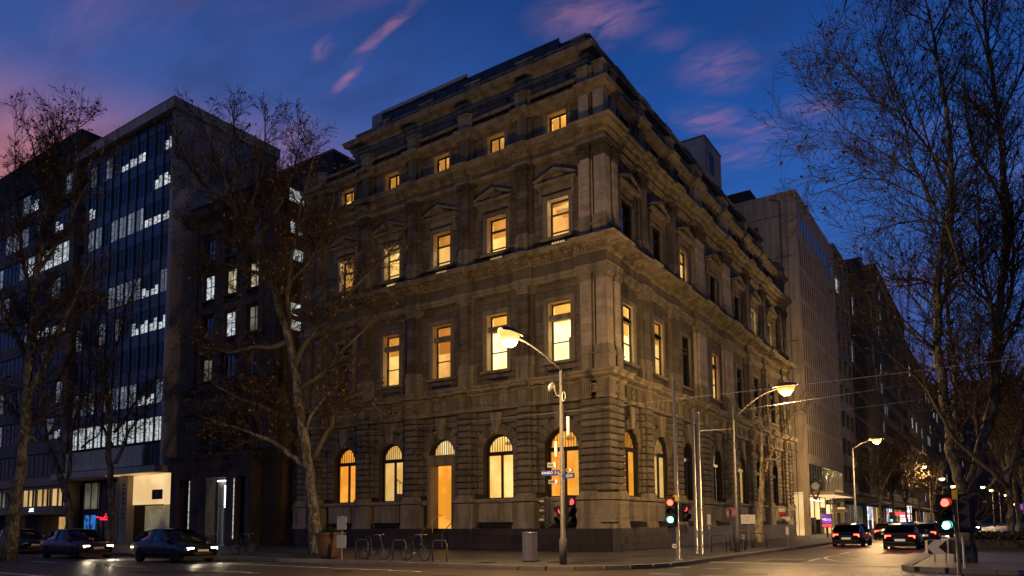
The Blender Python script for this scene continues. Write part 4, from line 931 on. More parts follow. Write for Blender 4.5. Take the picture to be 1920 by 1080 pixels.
# ================================================================ the office tower
ot = thing('office_tower', 'tall office tower with blue glass curtain wall and blank concrete end wall', 'building', (-48, 0, 0))
def tp(name, mm, mt, parent=ot, **k):
    o = ob(name, mm, mt, parent, **k)
    if parent is ot: o.matrix_parent_inverse = Matrix.Translation((48, 0, 0))
    return o
q = M(FA); q.box(40.12, 56.3, -10, -.36, 6.5, 36.9); tp('body', q, 'far_wall_dark')
q = M(FA); q.box(40.0, 40.12, -10.2, .15, 6.4, 36.9); q.box(40.125, 40.45, -.4, .22, 6.4, 36.88); tp('end_wall', q, 'concrete_light')
q = M(FA)
for k in range(1, 9): q.box(39.975, 40.0, -10.2, .15, 6.4 + k * 3.4, 6.43 + k * 3.4)
for k in range(1, 4): q.box(39.98, 40.0, -10.2 + k * 2.6, -10.17 + k * 2.6, 6.4, 36.9)
tp('wall_joints', q, 'grey_stone')
q = M(FA); q.box(39.8, 56.6, -10.4, .5, 36.9, 37.75); q.box(39.78, 56.6, -10.45, .53, 37.75, 37.85); tp('roof_slab', q, 'concrete_light')
nb = 11; pitch = (56.1 - 40.5) / nb
lit_t = {(0, 0): 1, (0, 3): 1, (0, 4): 1, (0, 5): 1, (1, 0): 1, (1, 1): 1, (2, 0): 1, (2, 1): 1, (2, 2): 1, (4, 1): 1, (4, 2): 1, (5, 0): 1, (5, 1): 1, (5, 2): 1, (5, 3): 1, (1, 9): 1, (7, 1): 1, (7, 2): 1}
zr = [35.85 - 3.15 * k for k in range(9)]
CWR = random.Random(17)
def cw_bay(par, tpf, s, z1, z0, lit, F=FA, w=None, d=-.04):
    w = w or pitch
    q = M(F); t = .05
    q.box(s + .04, s + .08 + t, d - .3, d + .03, z0, z1); q.box(s + w - .08 - t, s + w - .04, d - .3, d + .03, z0, z1); q.box(s + .08 + t, s + w - .08 - t, d - .3, d + .025, z1 - t, z1); q.box(s + .08 + t, s + w - .08 - t, d - .3, d + .025, z0, z0 + t); q.box(s + w / 2 - .03, s + w / 2 + .03, d - .3, d + .025, z0 + t, z1 - t)
    o = tpf('window', q, 'mullion', par)
    for a, b in ((s + .08 + t, s + w / 2 - .03), (s + w / 2 + .03, s + w - .08 - t)):
        q = M(F); q.box(a, b, d - .04, d - .01, z0 + t, z1 - t); tpf('pane', q, {2: 'office_glow_even', 3: 'office_dim'}.get(lit, 'blue_glass'), o)
        if lit == 1: f_ = CWR.choice((.3, .36, .42, .55)); q = M(F); q.box(a, b, d - .009, d - .004, z0 + t, z0 + (z1 - z0) * f_); tpf('lit_interior', q, 'office_glow', o)
LT2 = random.Random(23)
for k, z1 in enumerate(zr):
    for j in range(nb):
        if k in (0, 2, 4, 5, 7) and (k, j) not in lit_t and LT2.random() < (.75 if j < 6 else .45): lit_t[(k, j)] = 3
        s = 40.5 + j * pitch
        if k < 8: q = M(FA); q.box(s + .05, s + pitch - .05, -.34, -.02, z1 - 3.13, z1 - 2.08); tp('spandrel_panel', q, 'spandrel')
        cw_bay(ot, tp, s, z1, z1 - 2.05, lit_t.get((k, j), 2 if k == 8 else 0))
for j in range(nb): s = 40.5 + j * pitch; q = M(FA); q.box(s + .05, s + pitch - .05, -.34, -.02, 35.9, 36.85); tp('spandrel_panel', q, 'spandrel')
for j in range(nb + 1): q = M(FA); s = 40.5 + j * pitch; q.box(s - .04, s + .04, -.34, .07, 8.6, 36.88); tp('mullion', q, 'mullion')
# its street level: pale band, canopy, glowing porch wall, number pillar, shop glass
q = M(FA); q.box(43.0, 56.2, -.35, .3, 6.62, 8.35); tp('band', q, 'concrete_light')
for k in range(4): q = M(FA); q.box(40.6 + k * .6, 41.1 + k * .6, -.35, .1, 6.6, 8.35); tp('screen_panel', q, 'dark_timber')
q = M(FA); q.box(39.3, 56.6, -4.2, 1.3, 5.88, 6.4); tp('canopy', q, 'concrete_light')
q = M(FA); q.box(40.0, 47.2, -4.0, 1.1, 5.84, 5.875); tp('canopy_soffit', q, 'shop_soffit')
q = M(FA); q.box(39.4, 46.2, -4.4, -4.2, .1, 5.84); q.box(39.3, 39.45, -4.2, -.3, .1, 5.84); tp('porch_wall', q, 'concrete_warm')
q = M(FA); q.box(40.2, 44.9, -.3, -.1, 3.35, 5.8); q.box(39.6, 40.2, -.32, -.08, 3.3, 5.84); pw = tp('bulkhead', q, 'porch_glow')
q = M(FA); q.box(40.4, 41.9, -.1, -.05, 3.75, 4.55); o = tp('plaque', q, 'sign_black'); text('lettering', '. * .', .3, 'sign_white', o, (-41.15, .03, 4.15), RA)
q = M(FA); q.box(45.0, 46.2, -.3, .35, .13, 5.84); o = tp('pillar', q, 'concrete_warm')
for ch, z in zip('86800L46', (5.1, 4.72, 4.34, 3.9, 3.5, 2.95, 2.6, 2.2)): text('lettering', ch, .46, 'lettering', o, (-45.6, -.36, z), (pi / 2, pi / 2, 0), .02)
q = M(FA); q.box(46.5, 46.8, -.6, .1, .13, 5.84); q.box(46.9, 47.2, -.6, .1, .13, 5.84); tp('column', q, 'concrete_warm')
text('lettering', 'EYXZ', .5, 'sign_white', ot, (-40.9, .1, 3.1), RA).matrix_parent_inverse = Matrix.Translation((48, 0, 0))
q = M(FA); q.box(40.1, 44.8, -1.2, -1.15, .13, 3.3); tp('shop_glass', q, 'dim_office')
for i, (a, b, z0, z1, mt) in enumerate(((47.6, 49.3, .2, 2.6, 'blue_screen'), (49.5, 51.0, .2, 2.4, 'dark_glass'), (51.2, 53.0, .2, 2.3, 'dark_glass'), (53.3, 55.6, .2, 2.6, 'blue_screen'), (53.2, 55.7, 3.2, 5.6, 'dim_office'), (47.6, 50.4, 3.2, 5.6, 'dark_glass'), (50.6, 52.9, 3.2, 5.6, 'dark_timber'))):
    q = M(FA); q.box(a, b, -1.4, -1.34, z0, z1); o = tp('shop_window', q, mt)
    q = M(FA)
    for x in (a, (a + b) / 2, b): q.box(x - .04, x + .04, -1.34, -1.26, z0, z1)
    tp('glazing_bar', q, 'mullion', o)
q = M(FA); q.box(47.3, 56, -1.5, -1.3, 2.62, 3.15); tp('shop_fascia', q, 'far_wall_dark')
q = M(FA); q.tube([(52.9, -1.1, 2.4), (51.4, -1.1, 2.33), (51.2, -1.1, 2.7)], .035, 5); q.tube([(52.2, -1.1, 2.2), (50.3, -1.1, 2.16)], .05, 5); q.tube([(51.2, -1.1, 2.35), (50.1, -1.1, 2.6)], .03, 5); tp('neon_sign', q, 'red_neon')
q = M(FA); q.box(48.2, 48.9, -1.2, -1.1, 2.7, 3.0); tp('lamp', q, 'white_tube')
q = M(FA); q.box(47.2, 56.2, -8, -1.5, .1, 5.84); tp('shop_core', q, 'far_wall_dark')
# ================================================================ the second office block, far left
ob2 = thing('office_block', 'wide grey office block at the far left behind the first street trees', 'building', (-70, 0, 0))
def up(name, mm, mt, parent=ob2, **k):
    o = ob(name, mm, mt, parent, **k)
    if parent is ob2: o.matrix_parent_inverse = Matrix.Translation((70, 0, 0))
    return o
q = M(FA); q.box(56.9, 100, -16, -.4, 6.2, 37.0); up('body', q, 'far_wall_dark')
q = M(FA); q.box(56.7, 100, -16, .1, 38.2, 40.6); q.box(56.8, 100, -.4, .25, 36.8, 38.2); up('roof_storey', q, 'far_wall_dark')
q = M(FA); q.box(56.4, 57.3, -16, .45, 6, 38.2); up('end_pier', q, 'grey_stone')
rz = [36.6 - 3.5 * k for k in range(9)]; L2t = random.Random(21)
for k, z1 in enumerate(rz):
    q = M(FA); q.box(57.3, 100, -.4, .2, z1 - 3.4, z1 - 2.2); up('spandrel_band', q, 'grey_stone')
    for j in range(12):
        s = 57.4 + j * 1.9; lit = 0
        if (k, j) in ((0, 4), (1, 1), (4, 0), (4, 1), (4, 2), (4, 3), (7, 0), (7, 4)) or (k == 2 and j < 5): lit = 2 if k == 2 else 1
        elif L2t.random() < .32: lit = 3
        cw_bay(ob2, up, s, z1, z1 - 2.15, lit, w=1.9, d=.1)
q = M(FA); q.box(56.4, 100, -4, .4, 5.5, 6.3); q.box(56.4, 100, -.3, .9, 2.75, 3.5); up('awning_band', q, 'concrete_warm')
for j in range(9):
    s = 58.2 + j * 3.1; q = M(FA)
    q.box(s - .05, s + 2.35, -.6, -.45, 3.45, 3.53); o = up('shop_window', q, 'mullion')
    for x in (s, s + 1.0, s + 2.3): q = M(FA); q.box(x - .05, x + .05, -.6, -.45, 3.53, 5.45); up('window_post', q, 'mullion', o)
    q = M(FA); q.box(s, s + 2.3, -.65, -.6, 3.5, 5.45); up('pane', q, 'warm_shop' if j < 4 else 'dim_office', o)
    q = M(FA); q.box(s + .1, s + 2.6, -1.5, -1.45, .3, 2.5); up('shop_front', q, 'warm_shop' if j in (0, 2) else ('dim_office' if j % 2 else 'dark_glass'))
    q = M(FA); q.box(s + 2.6, s + 3.1, -1.5, .1, .13, 2.75); up('shop_pier', q, 'far_wall_dark')
q = M(FA); q.box(57, 100, -8, -1.5, .1, 5.5); up('shop_core', q, 'far_wall_dark')
text('lettering', '. LIFE', .45, 'white_tube', ob2, (-61.2, -.93, 3.15), RA).matrix_parent_inverse = Matrix.Translation((70, 0, 0))
rb = thing('rear_building', 'dark plain building rising behind the stone building', 'building', (-40, 20, 0))
q = M(); q.box(-14, 3.6, -6, 16, 0, 38.2); ob('wall', q, 'far_wall_dark', rb); q = M(); q.box(-14.1, 3.7, -6.1, 16.1, 38.2, 38.5); ob('parapet', q, 'grey_stone', rb)
# ================================================================ right side of the side street
cb = thing('concrete_building', 'pale concrete office building of tall slit windows beyond the bank', 'building', (-1, 45.3, 0))
T = Matrix.Translation((1, -45.3, 0))
def cp_(name, mm, mt, parent=cb, **k):
    o = ob(name, mm, mt, parent, **k)
    if parent is cb: o.matrix_parent_inverse = T
    return o
rows = [(31.6, 28.7), (28.2, 25.3), (24.8, 21.9), (21.4, 18.5), (18.0, 15.1), (14.6, 11.7), (11.2, 8.6)]
sl = [46.3 + k * 1.12 for k in range(18)]
ops = [(s, s + .58, b, a) for a, b in rows for s in sl] + [(46.2, 65.6, 32.75, 34.8), (46.2, 65.6, 4.9, 7.6), (46.2, 60.5, .13, 4.5), (61, 65.6, .13, 4.0)]
q = M(FB)
for a, b, c, d in [(45.3, 66.2, .1, 36.6)]: wall(q, a, b, c, d, ops, -.5, 0)
cp_('wall', q, 'concrete')
q = M(); q.box(-14, -.5, 45.3, 66.2, 4.6, 36.55); q.box(-14, -2.6, 45.3, 66.2, .1, 4.6); cp_('body', q, 'concrete')
q = M()
for z in (34.2, 29.6, 25.0, 20.4, 15.8): q.box(-14, -.35, 45.27, 45.3, z, z + .05)
q.box(-1.02, -.97, 45.26, 45.3, .1, 36.5); q.box(-5.5, -5.46, 45.28, 45.3, .1, 36.5); q.box(-3.2, -3.18, 45.28, 45.3, .1, 36.5); cp_('wall_joints', q, 'far_wall')
q = M(); q.tube([(-1.6, 45.2, .1), (-1.6, 45.2, 35.8), (-2.6, 45.2, 36.2)], .07, 6); cp_('downpipe', q, 'far_wall')
for z in (8, 13.5, 19, 24.5, 30, 33): q = M(); q.box(-4.6, -4.0, 45.22, 45.3, z, z + .45); cp_('wall_vent', q, 'far_wall_dark')
q = M(); q.box(-14.05, .06, 45.24, 66.26, 36.55, 36.72); cp_('coping', q, 'concrete')
for a, b in rows:
    for s in sl: q = M(FB); q.box(s, s + .58, -.46, -.05, b, a); cp_('slit_window', q, 'bronze_dark')
for k in range(14):
    s = 46.2 + k * 19.4 / 14; q = M(FB); q.box(s + .05, s + 19.4 / 14 - .05, -.44, -.06, 32.8, 34.78); o = cp_('window', q, 'sky_curtain' if k % 3 != 1 else 'blue_glass'); q = M(FB); q.box(s - .05, s + .05, -.38, -.02, 32.75, 34.8); cp_('mullion', q, 'mullion', o)
    q = M(FB); q.box(s + .05, s + 19.4 / 14 - .05, -.44, -.06, 4.95, 7.55); o = cp_('window', q, 'teal_glass'); q = M(FB); q.box(s - .05, s + .05, -.38, -.02, 4.9, 7.6); cp_('mullion', q, 'mullion', o)
q = M(FB); q.box(46.4, 60.2, -2.4, -2.3, .13, 4.4); q.box(46.3, 46.4, -2.3, -.5, .13, 4.4); q.box(60.3, 60.4, -2.3, -.5, .13, 4.4); shop = cp_('shop_interior', q, 'warm_shop_bright')
for s in (47.2, 50, 53, 56.5): q = M(FB); q.box(s, s + 1.2, -1.4, -.9, 3.9, 3.98); cp_('shop_light', q, 'shop_lamp', shop)
rs3 = random.Random(3)
for k in range(9): s = 46.8 + k * 1.45; h = rs3.uniform(.9, 2.2); q = M(FB); q.box(s, s + rs3.uniform(.25, .8), -1.6 - rs3.random() * .5, -1.2, .13, .13 + h); cp_('shop_display', q, rs3.choice(['dark_timber', 'concrete_warm', 'sign_white', 'bronze_dark']), shop)
for s in (46.2, 49.2, 52.2, 55.2, 58.2, 60.4): q = M(FB); q.box(s - .05, s + .05, -.3, -.2, .13, 4.5); cp_('shop_mullion', q, 'mullion')
q = M(FB); q.box(52.4, 55, -.35, -.2, 2.4, 3.1); o = cp_('shop_fascia', q, 'concrete_warm')
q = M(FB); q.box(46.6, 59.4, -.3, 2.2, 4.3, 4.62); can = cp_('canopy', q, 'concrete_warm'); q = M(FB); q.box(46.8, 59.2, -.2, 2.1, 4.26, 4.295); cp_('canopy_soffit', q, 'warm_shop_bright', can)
q = M(FB); q.box(62, 65, -.8, .2, 3.0, 3.25); cp_('strip_light', q, 'warm_shop_bright')
q = M(); q.box(-9, -5.4, 48, 51.6, 36.6, 39.2); cp_('plant_room', q, 'far_wall_dark')
kt = thing('kite_sign', 'black kite-shaped shop sign hanging on the corner of the concrete building', 'sign', (.45, 46.5, 0))
kp = [(-.62, 5.15), (.04, 6.05), (.72, 5.3), (.04, 3.75)]
for y in (-.14, .14):
    q = M()
    for a, b in zip(kp, kp[1:] + kp[:1]): q.tube([(a[0], y, a[1]), (b[0], y, b[1])], .06, 6)
    ob('frame', q, 'black_paint', kt)
q = M(); q.lathe(0, 0, [(.02, 0), (.36, 0), (.38, .03), (.36, .06), (.02, .06)], 18); o = ob('emblem', q, 'pale_metal', kt); o.location = (.03, .03, 5.2); o.rotation_euler = (pi / 2, 0, 0)
q = M()
for a in kp: q.tube([(a[0], -.14, a[1]), (a[0], .14, a[1])], .05, 5)
q.tube([(-.62, 0, 5.15), (-1.0, -.8, 5.15)], .03, 5); ob('bracket', q, 'black_paint', kt)
bs = thing('shop_sign', 'small dark hanging shop sign under the lit canopy below the kite sign', 'sign', (1.2, 50.5, 3.6)); q = M(); q.box(-.5, .5, -.05, .05, -.25, .25); ob('panel', q, 'sign_black', bs); text('lettering', 'CK', .4, 'sign_white', bs, (0, -.06, 0), RA); q = M(); q.tube([(-.3, 0, .25), (-.3, 0, .7)], .02, 4); q.tube([(.3, 0, .25), (.3, 0, .7)], .02, 4); ob('hanger', q, 'iron', bs)
bs = thing('shop_sign', 'long dark lettered shop sign hanging lower beside the lit fascia', 'sign', (.9, 57, 2.75)); q = M(); q.box(-.85, .85, -.05, .05, -.2, .2); ob('panel', q, 'concrete_warm', bs); text('lettering', 'DESSEN', .36, 'lettering', bs, (0, -.06, 0), RA); q = M(); q.tube([(-.6, 0, .2), (-.6, 0, 1.5)], .02, 4); q.tube([(.6, 0, .2), (.6, 0, 1.5)], .02, 4); ob('hanger', q, 'iron', bs)
bs = thing('light_box', 'purple and red lit advertising box on the pavement before the shop', 'sign', (3.3, 36.6, .13)); q = M(); q.box(-.45, .45, -.12, .12, .9, 2.1); q.box(-.06, .06, -.06, .06, 0, .9); ob('case', q, 'black_paint', bs); q = M(); q.box(-.4, .4, -.14, -.12, 1.25, 2.05); ob('screen', q, 'purple_screen', bs); q = M(); q.box(-.4, .4, -.14, -.12, .95, 1.2); ob('strip', q, 'shop_red', bs); text('lettering', 'MEXX', .28, 'shop_white', bs, (0, -.15, 1.6), RA)
# farther buildings up the side street
def street_block(label, y0, y1, z, matw, depth=18, glass='dark_glass', floors=None, pitch_=2.2, lit=.06, x=0.0, seed=1, gf=True, pent=0, band=1.4):
    b = thing('street_building', label, 'building', (x, y0, 0)); sd = random.Random(seed); F = lambda s, d, zz: (d, s, zz)
    def bp_(n, mm, mt, par=b, **k): return ob(n, mm, mt, par, **k)
    L_ = y1 - y0; q = M(F, True); q.box(0, L_, -depth, -.35, 0, z); bp_('body', q, matw)
    if pent: q = M(F, True); q.box(1, L_ - 1, -depth + 2, -2.5, z, z + pent); bp_('roof_storey', q, 'far_wall_dark')
    q = M(F, True); q.box(-.05, L_ + .05, -depth, .1, z, z + .5); bp_('parapet', q, matw)
    nf = floors or int((z - 5) / 3.5); h = (z - 5.2) / nf; nb_ = max(2, round(L_ / pitch_)); pw = L_ / nb_
    for k in range(nf):
        q = M(F, True); q.box(0, L_, -.35, 0, 5.2 + k * h, 5.2 + k * h + band); bp_('spandrel_band', q, matw)
        for j in range(nb_):
            q = M(F, True); q.box(j * pw + .15, j * pw + pw - .15, -.3, -.22, 5.2 + k * h + band, 5.2 + (k + 1) * h); bp_('window', q, glass if sd.random() > lit else 'office_glow')
    for j in range(nb_ + 1): q = M(F, True); q.box(j * pw - .14, j * pw + .14, -.35, .05, 5.2, z); bp_('pier', q, matw)
    if gf:
        q = M(F, True); q.box(0, L_, -.3, 2.2, 4.1, 4.45); bp_('awning', q, 'far_wall')
        k = 0; s = .6
        while s < L_ - 2:
            w = sd.uniform(2.5, 4.5); q = M(F, True); q.box(s, min(s + w, L_ - .3), -.3, -.2, .4, 3.7); bp_('shop_front', q, sd.choice(['warm_shop', 'dim_office', 'warm_shop', 'dark_glass', 'shop_white']))
            for j in range(int(w / .9)): q = M(F, True); q.box(s + j * .9 + .4, s + j * .9 + .46, -.2, -.12, .4, 3.7); bp_('glazing_bar', q, 'mullion')
            q = M(F, True); q.box(s + .2, s + w * .6, -.2, -.14, .4, sd.uniform(.9, 2.0)); bp_('shop_display', q, 'bronze_dark'); s += w + .6
    return b
street_block('narrow grey stone building with a blank flank next to the concrete offices', 66.5, 77.0, 37.2, 'grey_stone', seed=2, pent=3.0, pitch_=3.2, lit=.03)
street_block('blue glass office building halfway up the side street', 77.2, 107.5, 38.2, 'far_wall_dark', glass='blue_glass', seed=3, pitch_=2.4, lit=.07, band=.5)
street_block('tallest dark tower up the side street with scattered white windows', 107.8, 154.5, 47.0, 'far_wall_dark', seed=4, pitch_=3.0, lit=.12, pent=2.5)
street_block('brown office block beyond the dark tower in the side street', 155, 226, 43.0, 'far_wall', seed=5, pitch_=5, lit=.06, floors=9)
street_block('pillared low building far up the side street', 227, 300, 38.0, 'far_wall', seed=6, pitch_=7, lit=.10, floors=7)
street_block('distant dark block near the end of the side street', 301, 470, 56.0, 'far_wall_dark', seed=7, pitch_=12, lit=.1, floors=10)
street_block('distant lit tower closing the view at the far end of the side street', 520, 560, 92.0, 'far_wall_dark', seed=8, pitch_=6, lit=.14, floors=18, x=30.0, depth=34, gf=False)
street_block('low dark building far off on the right side of the street', 215, 262, 27.0, 'far_wall_dark', seed=9, pitch_=6, lit=.1, floors=6, x=60.0, depth=36, gf=False)

